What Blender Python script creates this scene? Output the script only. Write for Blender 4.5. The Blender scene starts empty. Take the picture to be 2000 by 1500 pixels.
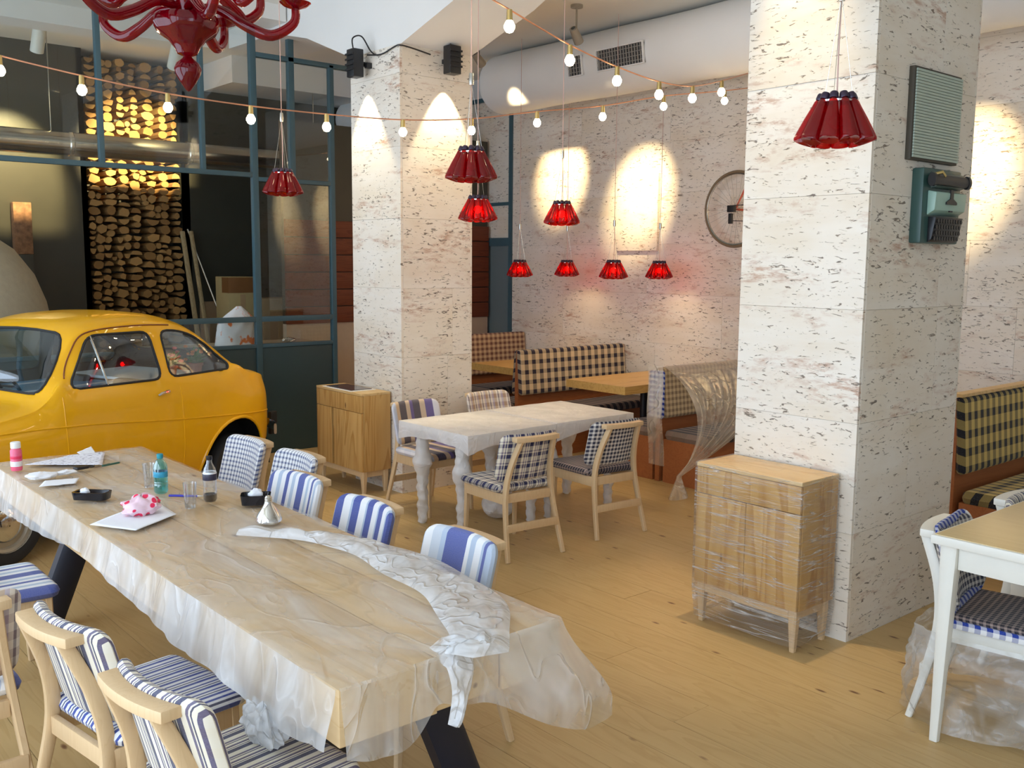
import bpy, bmesh, math, random
from mathutils import Vector, Matrix, noise
R = math.radians
PI = math.pi
rnd = random.Random(7)
SC = bpy.context.scene
COL = SC.collection

# ------------------------------------------------------------------ camera
H = 1.9                                   # eye height in metres
FPX, PITCH, ROLL, YAW = 1894.7, 0.12516, 0.00781, 0.86257
_cp, _sp, _c, _s = math.cos(PITCH), math.sin(PITCH), math.cos(ROLL), math.sin(ROLL)
_F = Vector((0, _cp, -_sp)); _R0 = Vector((1, 0, 0)); _U0 = Vector((0, _sp, _cp))
_R = _R0*_c + _U0*_s
_U = _U0*_c - _R0*_s
_W = Matrix(((math.sin(YAW), math.cos(YAW), 0), (-math.cos(YAW), math.sin(YAW), 0), (0, 0, 1)))
CR, CU, CF = _W @ _R, _W @ _U, _W @ _F     # world +X runs to the travertine wall, +Y along it
cam_d = bpy.data.cameras.new('camera')
cam = bpy.data.objects.new('camera', cam_d)
COL.objects.link(cam)
cam.matrix_world = Matrix(((CR.x, CU.x, -CF.x, 0), (CR.y, CU.y, -CF.y, 0), (CR.z, CU.z, -CF.z, H), (0, 0, 0, 1)))
cam_d.sensor_width = 36.0
cam_d.lens = FPX/2000*36.0
cam_d.clip_start = 0.05
SC.camera = cam

# ------------------------------------------------------------------ world, exposure
SC.view_settings.view_transform = 'Standard'
SC.view_settings.look = 'None'
SC.view_settings.gamma = 1
SC.view_settings.use_curve_mapping = False
SC.view_settings.exposure = 0.72
wd = bpy.data.worlds.new('daylight')
SC.world = wd
wd.use_nodes = True
wd.node_tree.nodes['Background'].inputs[0].default_value = (0.68, 0.82, 1.0, 1)
wd.node_tree.nodes['Background'].inputs[1].default_value = 2.7
SC.cycles.transparent_max_bounces = 24

def lamp_light(kind, name, loc, energy, color, parent=None, target=None, size=None, angle=None, blend=0.5, radius=0.03):
    d = bpy.data.lights.new(name, kind)
    d.energy = energy
    d.color = color
    if kind == 'SPOT':
        d.spot_size = R(angle); d.spot_blend = blend; d.shadow_soft_size = radius
    elif kind == 'POINT':
        d.shadow_soft_size = radius
    o = bpy.data.objects.new(name, d)
    COL.objects.link(o)
    o.location = loc
    if target is not None:
        o.rotation_euler = (Vector(target)-Vector(loc)).to_track_quat('-Z', 'Y').to_euler()
    return o

# daylight enters through the shop-front openings behind and left of the camera
for yc, w in ((-1.2, 2.9), (2.2, 2.9), (5.6, 2.9), (9.0, 2.9)):
    d = bpy.data.lights.new('window_front_offscreen', 'AREA')
    d.shape = 'RECTANGLE'; d.size = 3.0; d.size_y = w
    d.cycles.is_portal = True
    o = bpy.data.objects.new('window_front_offscreen', d)
    COL.objects.link(o)
    o.location = (-1.32, yc, 1.85)
    o.rotation_euler = Vector((1, 0, 0)).to_track_quat('-Z', 'Y').to_euler()
    d.size, d.size_y = w, 3.2

# ------------------------------------------------------------------ pixel helpers (2000 x 1500 frame)
def ray(x, y): return CR*((x-1000)/FPX) - CU*((y-750)/FPX) + CF
EYE = Vector((0, 0, H))
def on(x, y, ax, v):
    d = ray(x, y)
    return EYE + d*((v-EYE[ax])/d[ax])
def gz(x, y, z=0.0): return on(x, y, 2, z)
def at(x, y, depth): return EYE + ray(x, y)*depth

# ------------------------------------------------------------------ material helpers
class NT:
    def __init__(s, name):
        s.m = bpy.data.materials.new(name); s.m.use_nodes = True
        s.t = s.m.node_tree; s.t.nodes.clear()
        s.out = s.n('ShaderNodeOutputMaterial')
    def n(s, typ, **kw):
        nd = s.t.nodes.new(typ)
        for k, v in kw.items(): setattr(nd, k, v)
        return nd
    def set(s, sock, v):
        if hasattr(v, 'is_linked') or hasattr(v, 'links'): s.t.links.new(v, sock)
        else:
            if isinstance(v, tuple) and len(v) == 3 and sock.type == 'RGBA': v = v+(1,)
            sock.default_value = v
    def math(s, op, a, b=None, c=None, clamp=False):
        nd = s.n('ShaderNodeMath', operation=op); nd.use_clamp = clamp
        s.set(nd.inputs[0], a)
        if b is not None: s.set(nd.inputs[1], b)
        if c is not None: s.set(nd.inputs[2], c)
        return nd.outputs[0]
    def mix(s, f, a, b, blend='MIX'):
        nd = s.n('ShaderNodeMix', data_type='RGBA', blend_type=blend)
        s.set(nd.inputs[0], f); s.set(nd.inputs[6], a); s.set(nd.inputs[7], b)
        return nd.outputs[2]
    def ramp(s, f, stops, interp='LINEAR'):
        nd = s.n('ShaderNodeValToRGB'); cr = nd.color_ramp; cr.interpolation = interp
        while len(cr.elements) < len(stops): cr.elements.new(0.5)
        for e, (p, c) in zip(cr.elements, stops):
            e.position = p
            e.color = (c if isinstance(c, tuple) else (c, c, c)) + (1,) if not (isinstance(c, tuple) and len(c) == 4) else c
        s.set(nd.inputs[0], f)
        return nd.outputs[0]
    def noise(s, vec, scale=5, detail=3, rough=0.5, dist=0.0, out=0):
        nd = s.n('ShaderNodeTexNoise'); nd.inputs['Scale'].default_value = scale
        nd.inputs['Detail'].default_value = detail; nd.inputs['Roughness'].default_value = rough
        nd.inputs['Distortion'].default_value = dist
        if vec is not None: s.set(nd.inputs['Vector'], vec)
        return nd.outputs[out]
    def coord(s, which='Object'): return s.n('ShaderNodeTexCoord').outputs[which]
    def rand(s): return s.n('ShaderNodeObjectInfo').outputs['Random']
    def scale(s, vec, sc, off=None, rot=(0, 0, 0)):
        nd = s.n('ShaderNodeMapping'); s.set(nd.inputs['Vector'], vec)
        nd.inputs['Scale'].default_value = sc; nd.inputs['Rotation'].default_value = rot
        if off is not None: s.set(nd.inputs['Location'], off)
        return nd.outputs[0]
    def bump(s, h, strength=0.3, dist=0.01):
        nd = s.n('ShaderNodeBump'); nd.inputs['Strength'].default_value = strength
        nd.inputs['Distance'].default_value = dist; s.set(nd.inputs['Height'], h)
        return nd.outputs[0]
    def bsdf(s, **kw):
        nd = s.n('ShaderNodeBsdfPrincipled')
        for k, v in kw.items(): s.set(nd.inputs[k.replace('_', ' ')], v)
        return nd
    def done(s, sh): 
        s.t.links.new(sh.outputs[0] if hasattr(sh, 'outputs') else sh, s.out.inputs[0]); return s.m

def plain(name, col, rough=0.5, metal=0.0, spec=0.5, var=0.06, vscale=20.0, coat=0.0, bump=0.0):
    t = NT(name)
    nz = t.noise(t.coord(), vscale, 3)
    c = t.mix(t.math('MULTIPLY', nz, 1.0), tuple(x*(1-var) for x in col), tuple(min(1, x*(1+var)) for x in col))
    kw = dict(Base_Color=c, Roughness=rough, Metallic=metal, Specular_IOR_Level=spec, Coat_Weight=coat)
    if bump: kw['Normal'] = t.bump(t.noise(t.coord(), vscale*4, 4), bump, 0.004)
    return t.done(t.bsdf(**kw))

def emis(name, col, strength):
    t = NT(name); e = t.n('ShaderNodeEmission')
    t.set(e.inputs[0], col); e.inputs[1].default_value = strength
    return t.done(e)

def glass(name, tint, lo=0.06, hi=0.6, rough=0.01, power=0.35):
    """thin pane: tinted see-through plus a mirror part growing at grazing angles"""
    t = NT(name)
    lw = t.n('ShaderNodeLayerWeight'); lw.inputs[0].default_value = power
    f = t.math('ADD', t.math('MULTIPLY', lw.outputs['Facing'], hi), lo, clamp=True)
    tr = t.n('ShaderNodeBsdfTransparent'); t.set(tr.inputs[0], tint)
    gl = t.n('ShaderNodeBsdfGlossy'); gl.inputs['Roughness'].default_value = rough
    t.set(gl.inputs[0], (0.95, 0.97, 1.0))
    mx = t.n('ShaderNodeMixShader'); t.set(mx.inputs[0], f)
    t.t.links.new(tr.outputs[0], mx.inputs[1]); t.t.links.new(gl.outputs[0], mx.inputs[2])
    return t.done(mx)

def red_glass(name, col, fac=0.45, tint=None):
    t = NT(name)
    tr = t.n('ShaderNodeBsdfTransparent'); t.set(tr.inputs[0], tint or tuple(min(1, c*1.4) for c in col))
    p = t.bsdf(Base_Color=col, Roughness=0.08, Specular_IOR_Level=0.8, Coat_Weight=0.5)
    mx = t.n('ShaderNodeMixShader'); mx.inputs[0].default_value = fac
    t.t.links.new(tr.outputs[0], mx.inputs[1]); t.t.links.new(p.outputs[0], mx.inputs[2])
    return t.done(mx)

def film(name, lo, hi, scale=3.0, col=(0.93, 0.95, 0.97), stretch=(1, 1, 1), rough=0.18, bump=0.35, lines=0.16, gloss=0.30, dist=0.7):
    """clear polythene film: see-through with soft milky haze, thin bright creases or painted highlight streaks and a sheen"""
    t = NT(name)
    v = t.scale(t.coord(), stretch)
    n1 = t.noise(v, scale, 3, 0.5, 0.8)
    n2 = t.noise(v, scale*1.7, 1, 0.4, dist)
    ridg = t.ramp(t.math('ABSOLUTE', t.math('SUBTRACT', n2, 0.5)), [(0.0, 1.0), (0.012, 0.55), (0.05, 0.0)])
    patch = t.ramp(t.noise(v, scale*0.8, 1), [(0.40, 0.0), (0.62, 1.0)])
    base = t.ramp(n1, [(0.36, lo), (0.66, hi)])
    f = t.math('ADD', base, t.math('MULTIPLY', t.math('MULTIPLY', ridg, patch), lines), clamp=True)
    nrm = t.bump(t.math('ADD', n1, t.math('MULTIPLY', ridg, 0.25)), bump, 0.05)
    tr = t.n('ShaderNodeBsdfTransparent'); t.set(tr.inputs[0], (0.98, 0.985, 0.99))
    df = t.n('ShaderNodeBsdfDiffuse'); t.set(df.inputs[0], col); t.set(df.inputs['Normal'], nrm)
    tl = t.n('ShaderNodeBsdfTranslucent'); t.set(tl.inputs[0], col)
    dm = t.n('ShaderNodeMixShader'); dm.inputs[0].default_value = 0.35
    t.t.links.new(df.outputs[0], dm.inputs[1]); t.t.links.new(tl.outputs[0], dm.inputs[2])
    m1 = t.n('ShaderNodeMixShader'); t.set(m1.inputs[0], f)
    t.t.links.new(tr.outputs[0], m1.inputs[1]); t.t.links.new(dm.outputs[0], m1.inputs[2])
    gl = t.n('ShaderNodeBsdfGlossy'); gl.inputs['Roughness'].default_value = rough; t.set(gl.inputs['Normal'], nrm)
    lw = t.n('ShaderNodeLayerWeight'); lw.inputs[0].default_value = 0.25; t.set(lw.inputs['Normal'], nrm)
    m2 = t.n('ShaderNodeMixShader'); t.set(m2.inputs[0], t.math('ADD', t.math('MULTIPLY', lw.outputs['Fresnel'], gloss), 0.03, clamp=True))
    t.t.links.new(m1.outputs[0], m2.inputs[1]); t.t.links.new(gl.outputs[0], m2.inputs[2])
    return t.done(m2)

def wood(name, light, dark, axis='y', scale=1.0, rough=0.45, knots=0.0, gap=False, contrast=1.0, tint=0.12):
    """grain runs along the given local axis"""
    t = NT(name)
    st = {'x': (1.2, 14, 14), 'y': (14, 1.2, 14), 'z': (14, 14, 1.2)}[axis]
    r = t.rand()
    off = t.n('ShaderNodeCombineXYZ')
    t.set(off.inputs[0], t.math('MULTIPLY', r, 37.0)); t.set(off.inputs[1], t.math('MULTIPLY', r, 61.0)); t.set(off.inputs[2], t.math('MULTIPLY', r, 23.0))
    v = t.scale(t.coord(), tuple(s*scale for s in st), off.outputs[0])
    lo = t.noise(v, 0.55, 3, 0.5, 1.2)
    rings = t.math('FRACT', t.math('MULTIPLY', lo, 9.0))
    rings = t.ramp(rings, [(0.0, 0.0), (0.55, 0.35), (0.9, 1.0), (1.0, 0.0)])
    fine = t.noise(v, 3.0, 4, 0.6)
    f = t.math('MULTIPLY', t.math('ADD', t.math('MULTIPLY', rings, 0.65), t.math('MULTIPLY', fine, 0.45)), contrast)
    c = t.mix(f, light, dark)
    # board to board difference
    c = t.mix(t.math('MULTIPLY', r, tint), c, tuple(d*0.8 for d in dark))
    if knots > 0:
        kv = t.scale(t.coord(), {'x': (1.6, 4.2, 4.2), 'y': (4.2, 1.6, 4.2), 'z': (4.2, 4.2, 1.6)}[axis], off.outputs[0])
        vo = t.n('ShaderNodeTexVoronoi'); t.set(vo.inputs['Vector'], kv); vo.inputs['Scale'].default_value = 2.0
        wn = t.noise(kv, 6, 3)
        dist = t.math('ADD', vo.outputs['Distance'], t.math('MULTIPLY', t.math('SUBTRACT', wn, 0.5), 0.09))
        k = t.ramp(dist, [(0.03, 1.0), (0.06, 0.8), (0.11, 0.0)])
        sel = t.n('ShaderNodeSeparateColor'); t.set(sel.inputs[0], vo.outputs['Color'])
        k = t.math('MULTIPLY', k, t.math('GREATER_THAN', sel.outputs[0], 1.0-knots))
        c = t.mix(k, c, (0.16, 0.07, 0.03))
    return t.done(t.bsdf(Base_Color=c, Roughness=rough, Specular_IOR_Level=0.35, Normal=t.bump(fine, 0.08, 0.002)))

def plaid(name, us, vs, mixf=0.5, rough=0.9):
    """woven check from UVs in metres; us / vs = (period, [(position, colour), ...])"""
    t = NT(name)
    uv = t.n('ShaderNodeSeparateXYZ'); t.set(uv.inputs[0], t.coord('UV'))
    def side(sock, per, stops):
        f = t.math('FRACT', t.math('ADD', t.math('DIVIDE', sock, per), 50.0))
        return t.ramp(f, stops, 'CONSTANT')
    a = side(uv.outputs[0], *us)
    b = side(uv.outputs[1], *vs)
    c = t.mix(mixf, a, b)
    w = t.noise(t.coord('UV'), 260, 2)
    c = t.mix(t.math('MULTIPLY', t.math('SUBTRACT', w, 0.4), 0.18, clamp=True), c, (0.9, 0.88, 0.84))
    return t.done(t.bsdf(Base_Color=c, Roughness=rough, Specular_IOR_Level=0.15, Sheen_Weight=0.15, Normal=t.bump(w, 0.15, 0.002)))

def travertine(name, tone=(0.82, 0.76, 0.67)):
    t = NT(name)
    r = t.rand()
    off = t.n('ShaderNodeCombineXYZ')
    for i, k in enumerate((17.0, 29.0, 11.0)): t.set(off.inputs[i], t.math('MULTIPLY', r, k))
    v = t.scale(t.coord(), (1, 1, 1), off.outputs[0])
    big = t.noise(v, 1.1, 4, 0.6, 0.4)
    lay = t.noise(t.scale(v, (0.7, 0.7, 5.0)), 1.2, 5, 0.6, 0.5)
    c = t.mix(t.ramp(big, [(0.35, 0.0), (0.7, 1.0)]), tone, tuple(x*y for x, y in zip(tone, (0.90, 0.84, 0.74))))
    c = t.mix(t.ramp(lay, [(0.4, 0.0), (0.75, 0.55)]), c, (0.88, 0.85, 0.79))
    # rusty veins in patches
    ru = t.math('MULTIPLY', t.ramp(t.noise(t.scale(v, (1.0, 1.0, 3.2)), 1.7, 5, 0.62, 0.6), [(0.53, 0.0), (0.67, 1.0)]),
                t.ramp(t.noise(t.scale(v, (3, 3, 11)), 3.0, 4, 0.7), [(0.45, 0.0), (0.62, 1.0)]))
    c = t.mix(t.math('MULTIPLY', ru, 0.75), c, (0.42, 0.20, 0.11))
    # pits: short dark streaks lying along the bedding, in swarms
    pv = t.scale(v, (6.5, 6.5, 24.0), None, (R(6), R(-6), 0))
    pit = t.noise(pv, 2.6, 3, 0.62, 0.8)
    swarm = t.noise(t.scale(v, (1.0, 1.0, 2.6)), 1.9, 3, 0.5)
    thr = t.math('SUBTRACT', 0.690, t.math('MULTIPLY', swarm, 0.17))
    d = t.math('MULTIPLY', t.math('SUBTRACT', pit, thr), 16.0, clamp=True)
    pc = t.mix(t.noise(v, 9.0, 2), (0.20, 0.14, 0.09), (0.07, 0.06, 0.06))
    c = t.mix(t.math('MULTIPLY', d, 0.85), c, pc)
    h = t.math('SUBTRACT', 1.0, d)
    return t.done(t.bsdf(Base_Color=c, Roughness=0.62, Specular_IOR_Level=0.3, Normal=t.bump(h, 0.5, 0.006)))

# ------------------------------------------------------------------ mesh helpers
class MB:
    def __init__(s): s.v = []; s.f = []; s.uv = {}
    def add(s, vs, fs):
        o = len(s.v); s.v += [tuple(x) for x in vs]; s.f += [tuple(i+o for i in f) for f in fs]; return o
    def box(s, lo, hi, M=None):
        x0, y0, z0 = lo; x1, y1, z1 = hi
        vs = [Vector(p) for p in ((x0,y0,z0),(x1,y0,z0),(x1,y1,z0),(x0,y1,z0),(x0,y0,z1),(x1,y0,z1),(x1,y1,z1),(x0,y1,z1))]
        if M is not None: vs = [M @ p for p in vs]
        s.add(vs, [(0,3,2,1),(4,5,6,7),(0,1,5,4),(1,2,6,5),(2,3,7,6),(3,0,4,7)])
        return s
    def tube(s, pts, r, n=8, closed=False, sect=None, cap=True, up=(0, 0, 1)):
        """sweep; r number or list; sect=(a,b) list for a flat rounded section (a along side, b along normal)"""
        pts = [Vector(p) for p in pts]; N = len(pts); rings = []
        side = None
        for i, p in enumerate(pts):
            if closed: d = pts[(i+1) % N]-pts[i-1]
            else: d = pts[min(i+1, N-1)]-pts[max(i-1, 0)]
            d.normalize()
            u = Vector(up)
            if sect is not None:
                a = u.cross(d)
                if a.length < 1e-4: a = Vector((1, 0, 0))
                a.normalize()
            else:
                if side is None:
                    a = d.orthogonal().normalized()
                else:
                    a = side-d*side.dot(d); a.normalize()
            side = a; b = d.cross(a)
            ra, rb = (sect[i] if isinstance(sect, list) else sect) if sect is not None else ((r[i], r[i]) if isinstance(r, (list, tuple)) else (r, r))
            ring = []
            for k in range(n):
                th = 2*PI*k/n + (PI/n if sect is not None else 0)
                cx, cy = math.cos(th), math.sin(th)
                if sect is not None:
                    e = 0.45
                    cx = math.copysign(abs(cx)**e, cx); cy = math.copysign(abs(cy)**e, cy)
                ring.append(p+a*(ra*cx)+b*(rb*cy))
            rings.append(ring)
        o = s.add([q for rg in rings for q in rg], [])
        M = N if closed else N-1
        for i in range(M):
            j = (i+1) % N
            for k in range(n):
                s.f.append((o+i*n+k, o+i*n+(k+1) % n, o+j*n+(k+1) % n, o+j*n+k))
        if cap and not closed:
            s.f.append(tuple(o+k for k in reversed(range(n)))); s.f.append(tuple(o+(N-1)*n+k for k in range(n)))
        return s
    def lathe(s, prof, n=20, c=(0, 0, 0), M=None, cap=True):
        c = Vector(c); vs = []
        for (r, z) in prof:
            for k in range(n):
                th = 2*PI*k/n; p = Vector((r*math.cos(th), r*math.sin(th), z))
                if M is not None: p = M @ p
                vs.append(p+c)
        fs = []
        for i in range(len(prof)-1):
            for k in range(n):
                fs.append((i*n+k, i*n+(k+1) % n, (i+1)*n+(k+1) % n, (i+1)*n+k))
        if cap:
            fs.append(tuple(reversed(range(n)))); fs.append(tuple((len(prof)-1)*n+k for k in range(n)))
        s.add(vs, fs); return s
    def prism(s, poly, h0, h1, M=None):
        """poly in local xy, extruded in local z; M places it"""
        n = len(poly)
        vs = [Vector((x, y, h0)) for x, y in poly]+[Vector((x, y, h1)) for x, y in poly]
        if M is not None: vs = [M @ p for p in vs]
        fs = [tuple(reversed(range(n))), tuple(range(n, 2*n))]
        fs += [(i, (i+1) % n, n+(i+1) % n, n+i) for i in range(n)]
        s.add(vs, fs); return s
    def grid(s, fn, nu, nv, uvfn=None):
        vs = []; 
        o = len(s.v)
        for j in range(nv+1):
            for i in range(nu+1):
                vs.append(fn(i/nu, j/nv))
        s.add(vs, [])
        for j in range(nv):
            for i in range(nu):
                a = o+j*(nu+1)+i
                s.f.append((a, a+1, a+nu+2, a+nu+1))
        if uvfn:
            for j in range(nv+1):
                for i in range(nu+1): s.uv[o+j*(nu+1)+i] = uvfn(i/nu, j/nv)
        return s
    def sphere(s, c, r, nu=14, nv=9, sc=(1, 1, 1)):
        prof = [(max(1e-4, r*math.sin(PI*k/nv)), -r*math.cos(PI*k/nv)) for k in range(nv+1)]
        M = Matrix.Diagonal(Vector(sc)).to_3x3()
        return s.lathe(prof, nu, c, M, cap=False)
    def mesh(s, name, smooth=True, bevel=0):
        m = bpy.data.meshes.new(name)
        m.from_pydata(s.v, [], s.f)
        if s.uv:
            l = m.uv_layers.new(name='UVMap')
            for lp in m.loops: l.data[lp.index].uv = s.uv.get(lp.vertex_index, (0, 0))
        bm = bmesh.new(); bm.from_mesh(m)
        if not s.uv: bmesh.ops.recalc_face_normals(bm, faces=bm.faces)
        if bevel > 0:
            es = [e for e in bm.edges if len(e.link_faces) == 2 and e.calc_face_angle(0) > 0.6]
            bmesh.ops.bevel(bm, geom=es, offset=bevel, segments=2, affect='EDGES', profile=0.6)
        if smooth:
            for e in bm.edges:
                if len(e.link_faces) == 2 and e.calc_face_angle(0) > 0.65: e.smooth = False
            for f in bm.faces: f.smooth = True
        bm.to_mesh(m); bm.free()
        return m
    def build(s, name, mat, parent=None, smooth=True, bevel=0):
        return obj(name, s.mesh(name, smooth, bevel), mat, parent)

def obj(name, mesh, mat, parent=None):
    o = bpy.data.objects.new(name, mesh)
    COL.objects.link(o)
    if mat is not None:
        if not mesh.materials: mesh.materials.append(mat)
        else:
            o.material_slots[0].link = 'OBJECT'; o.material_slots[0].material = mat
    if parent is not None: o.parent = parent
    return o
def put(o, loc=(0, 0, 0), rz=0.0, rot=None):
    o.location = loc; o.rotation_euler = rot if rot is not None else (0, 0, rz); return o
def tag(o, label=None, cat=None, group=None, kind=None):
    if label: o['label'] = label
    if cat: o['category'] = cat
    if group: o['group'] = group
    if kind: o['kind'] = kind
    return o
def thing(name, label, cat, loc=(0, 0, 0), rz=0.0, group=None):
    o = bpy.data.objects.new(name, None); COL.objects.link(o)
    o.empty_display_size = 0.1
    put(o, loc, rz); return tag(o, label, cat, group)
def struct(name, o, label=None):
    o['kind'] = 'structure'
    if label: o['label'] = label
    return o
def box_obj(name, lo, hi, mat, parent=None, bevel=0.0):
    return MB().box(lo, hi).build(name, mat, parent, smooth=bevel > 0, bevel=bevel)
def box_at(name, lo, hi, mat, parent=None, bevel=0.0):
    """box with its origin at its own centre so that procedural grain differs"""
    c = (Vector(lo)+Vector(hi))/2
    o = MB().box(Vector(lo)-c, Vector(hi)-c).build(name, mat, parent, smooth=bevel > 0, bevel=bevel)
    o.location = c
    return o
def smooth01(x): x = max(0.0, min(1.0, x)); return x*x*(3-2*x)
def lerp(a, b, t): return a+(b-a)*t
def nz(p, s=1.0): return noise.noise(Vector(p)*s)
def interp(keys, x):
    """monotone-ish cubic through (x,y) keys"""
    if x <= keys[0][0]: return keys[0][1]
    if x >= keys[-1][0]: return keys[-1][1]
    for i in range(len(keys)-1):
        if keys[i][0] <= x <= keys[i+1][0]: break
    x0, y0 = keys[i]; x1, y1 = keys[i+1]; h = x1-x0
    def sl(a, b): return (keys[b][1]-keys[a][1])/(keys[b][0]-keys[a][0])
    d = (y1-y0)/h
    def tang(k):
        if k == 0: return sl(0, 1)
        if k == len(keys)-1: return sl(k-1, k)
        a, b = sl(k-1, k), sl(k, k+1)
        return 0.0 if a*b <= 0 else 2*a*b/(a+b)
    m0, m1 = tang(i), tang(i+1)
    t = (x-x0)/h
    return y0*(2*t**3-3*t*t+1)+h*m0*(t**3-2*t*t+t)+y1*(-2*t**3+3*t*t)+h*m1*(t**3-t*t)
def catmull(pts, n):
    pts = [Vector(p) for p in pts]; out = []
    for i in range(len(pts)-1):
        p0 = pts[max(0, i-1)]; p1 = pts[i]; p2 = pts[i+1]; p3 = pts[min(len(pts)-1, i+2)]
        for k in range(n):
            t = k/n
            out.append(0.5*((2*p1)+(p2-p0)*t+(2*p0-5*p1+4*p2-p3)*t*t+(3*p1-p0-3*p2+p3)*t**3))
    out.append(pts[-1]); return out
def rrect(a, b, r, n=5):
    """rounded rectangle outline, half sizes a, b"""
    out = []
    for cx, cy, t0 in ((a-r, b-r, 0), (-(a-r), b-r, 90), (-(a-r), -(b-r), 180), (a-r, -(b-r), 270)):
        for k in range(n+1):
            th = R(t0+90*k/n); out.append((cx+r*math.cos(th), cy+r*math.sin(th)))
    return out

# ================================================================== materials
M = {}
M['trav'] = travertine('travertine')
M['plaster'] = plain('white_plaster', (0.80, 0.79, 0.76), 0.85, var=0.03, vscale=3)
M['ceil'] = plain('ceiling_paint', (0.82, 0.80, 0.74), 0.9, var=0.03, vscale=2)
M['darkwall'] = plain('black_olive_wall_paint', (0.045, 0.043, 0.030), 0.42, var=0.15, vscale=4)
M['teal'] = plain('blue_grey_steel_paint', (0.055, 0.115, 0.14), 0.42, var=0.08)
M['teal_panel'] = plain('dark_teal_panel_paint', (0.030, 0.062, 0.068), 0.5, var=0.06)
M['floor'] = wood('pale_pine_floor', (0.58, 0.405, 0.185), (0.45, 0.285, 0.11), 'y', 0.8, 0.42, knots=0.8, contrast=0.7, tint=0.16)
M['beech'] = wood('pale_beech', (0.72, 0.52, 0.30), (0.62, 0.42, 0.22), 'z', 1.6, 0.4, contrast=0.6, tint=0.05)
M['pine_z'] = wood('pine_board_upright', (0.68, 0.43, 0.16), (0.44, 0.22, 0.055), 'z', 0.42, 0.4, knots=0.25, contrast=1.0)
M['pine_y'] = wood('pine_board_flat', (0.76, 0.55, 0.27), (0.60, 0.36, 0.13), 'y', 0.55, 0.4, knots=0.2, contrast=0.9)
M['beam'] = wood('raw_fir_beam', (0.78, 0.58, 0.33), (0.62, 0.39, 0.17), 'y', 0.5, 0.5, knots=0.45, contrast=0.75)
M['oak'] = wood('oiled_oak_top', (0.72, 0.46, 0.15), (0.50, 0.27, 0.07), 'x', 0.7, 0.35, contrast=0.8)
M['oakbase'] = wood('orange_plywood', (0.42, 0.15, 0.05), (0.30, 0.09, 0.03), 'x', 0.8, 0.5, contrast=0.6)
M['board'] = wood('red_brown_cladding', (0.20, 0.055, 0.022), (0.12, 0.03, 0.012), 'x', 0.9, 0.5)
M['veneer'] = wood('yellow_ash_veneer', (0.66, 0.49, 0.24), (0.58, 0.40, 0.17), 'y', 0.7, 0.3, contrast=0.6)
M['white_wood'] = plain('white_lacquered_wood', (0.80, 0.78, 0.70), 0.4, var=0.03)
M['steel'] = plain('galvanised_steel', (0.55, 0.53, 0.47), 0.22, metal=1.0, var=0.12, vscale=6)
M['chrome'] = plain('chrome', (0.75, 0.75, 0.74), 0.10, metal=1.0, var=0.03)
M['black'] = plain('black_plastic', (0.012, 0.012, 0.014), 0.35, var=0.1)
M['blackmetal'] = plain('blue_black_steel', (0.010, 0.014, 0.030), 0.45, var=0.1)
M['rubber'] = plain('black_rubber', (0.014, 0.014, 0.015), 0.7, var=0.1)
M['duct'] = plain('white_fabric_duct', (0.80, 0.80, 0.78), 0.8, var=0.03, vscale=3)
M['copper'] = plain('copper_wire', (0.62, 0.30, 0.18), 0.35, metal=0.6)
M['brass'] = plain('brass', (0.62, 0.48, 0.20), 0.3, metal=1.0)
M['white'] = plain('white_plastic', (0.85, 0.85, 0.84), 0.45, var=0.02)
M['paper'] = plain('white_paper', (0.84, 0.85, 0.88), 0.85, var=0.03, vscale=8)
M['bulb'] = emis('lit_bulb', (1.0, 0.80, 0.50), 26.0)
M['pane'] = glass('clear_pane', (0.93, 0.95, 0.94), 0.025, 0.16)
M['door_pane'] = glass('door_pane', (0.84, 0.86, 0.82), 0.05, 0.2)
M['film'] = film('clear_polythene_film', 0.05, 0.44, 2.6, stretch=(1.6, 0.6, 1.5), lines=0.10)
M['film_side'] = film('hanging_polythene_film', 0.34, 0.78, 3.0, stretch=(1.5, 1.6, 0.6), lines=0.2, gloss=0.35)
M['film_end'] = film('end_polythene_film', 0.12, 0.50, 3.0, stretch=(1.4, 1.4, 0.7), lines=0.25, gloss=0.35)
M['film_thick'] = film('bunched_polythene_film', 0.50, 0.88, 6.0, bump=0.6, stretch=(1, 1, 1))
M['film_wrap'] = film('stretch_wrap', 0.02, 0.10, 3.0, stretch=(1.0, 0.55, 9.0), rough=0.12, bump=0.5, lines=0.7, gloss=0.35, dist=0.15)  # lines paint the streak highlights of the wrap as white streaks
M['wrap_white'] = film('layered_white_wrap', 0.78, 0.96, 5.0, (0.94, 0.91, 0.89), rough=0.35, bump=0.3, lines=0.1, gloss=0.2)

# ================================================================== the room
XW, YD, ZC = 7.95, 11.5, 4.2
fl = struct('floor', box_obj('floor', (-1.4, -3, -0.10), (XW+0.1, YD+0.7, -0.024), plain('sub_floor', (0.10, 0.07, 0.04), 0.9)))
PW = 0.235
k0 = int((-1.4-3.02)//PW)
planks = []
x = 3.02+PW*k0
while x < XW:
    y = -3.0 - rnd.random()*2.0
    while y < YD:
        ln = rnd.uniform(3.4, 5.2)
        a, b = max(y, -3.0), min(y+ln, YD)
        if b-a > 0.05:
            x0, x1 = max(x, -1.4), min(x+PW, XW)
            if x1-x0 > 0.02: planks.append((x0+0.0012, x1-0.0012, a+0.001, b-0.001))
        y += ln
    x += PW
for x0, x1, a, b in planks:
    box_at('floor_plank', (x0, a, -0.024), (x1, b, rnd.uniform(-0.0006, 0.0006)), M['floor'], fl)

struct('ceiling', box_obj('ceiling', (-1.4, -3, ZC), (XW+0.1, YD+0.7, ZC+0.1), M['ceil']))
struct('wall_right', box_obj('wall_right', (-1.4, -3.1, 0), (XW, -3, ZC), M['plaster']))
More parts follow.
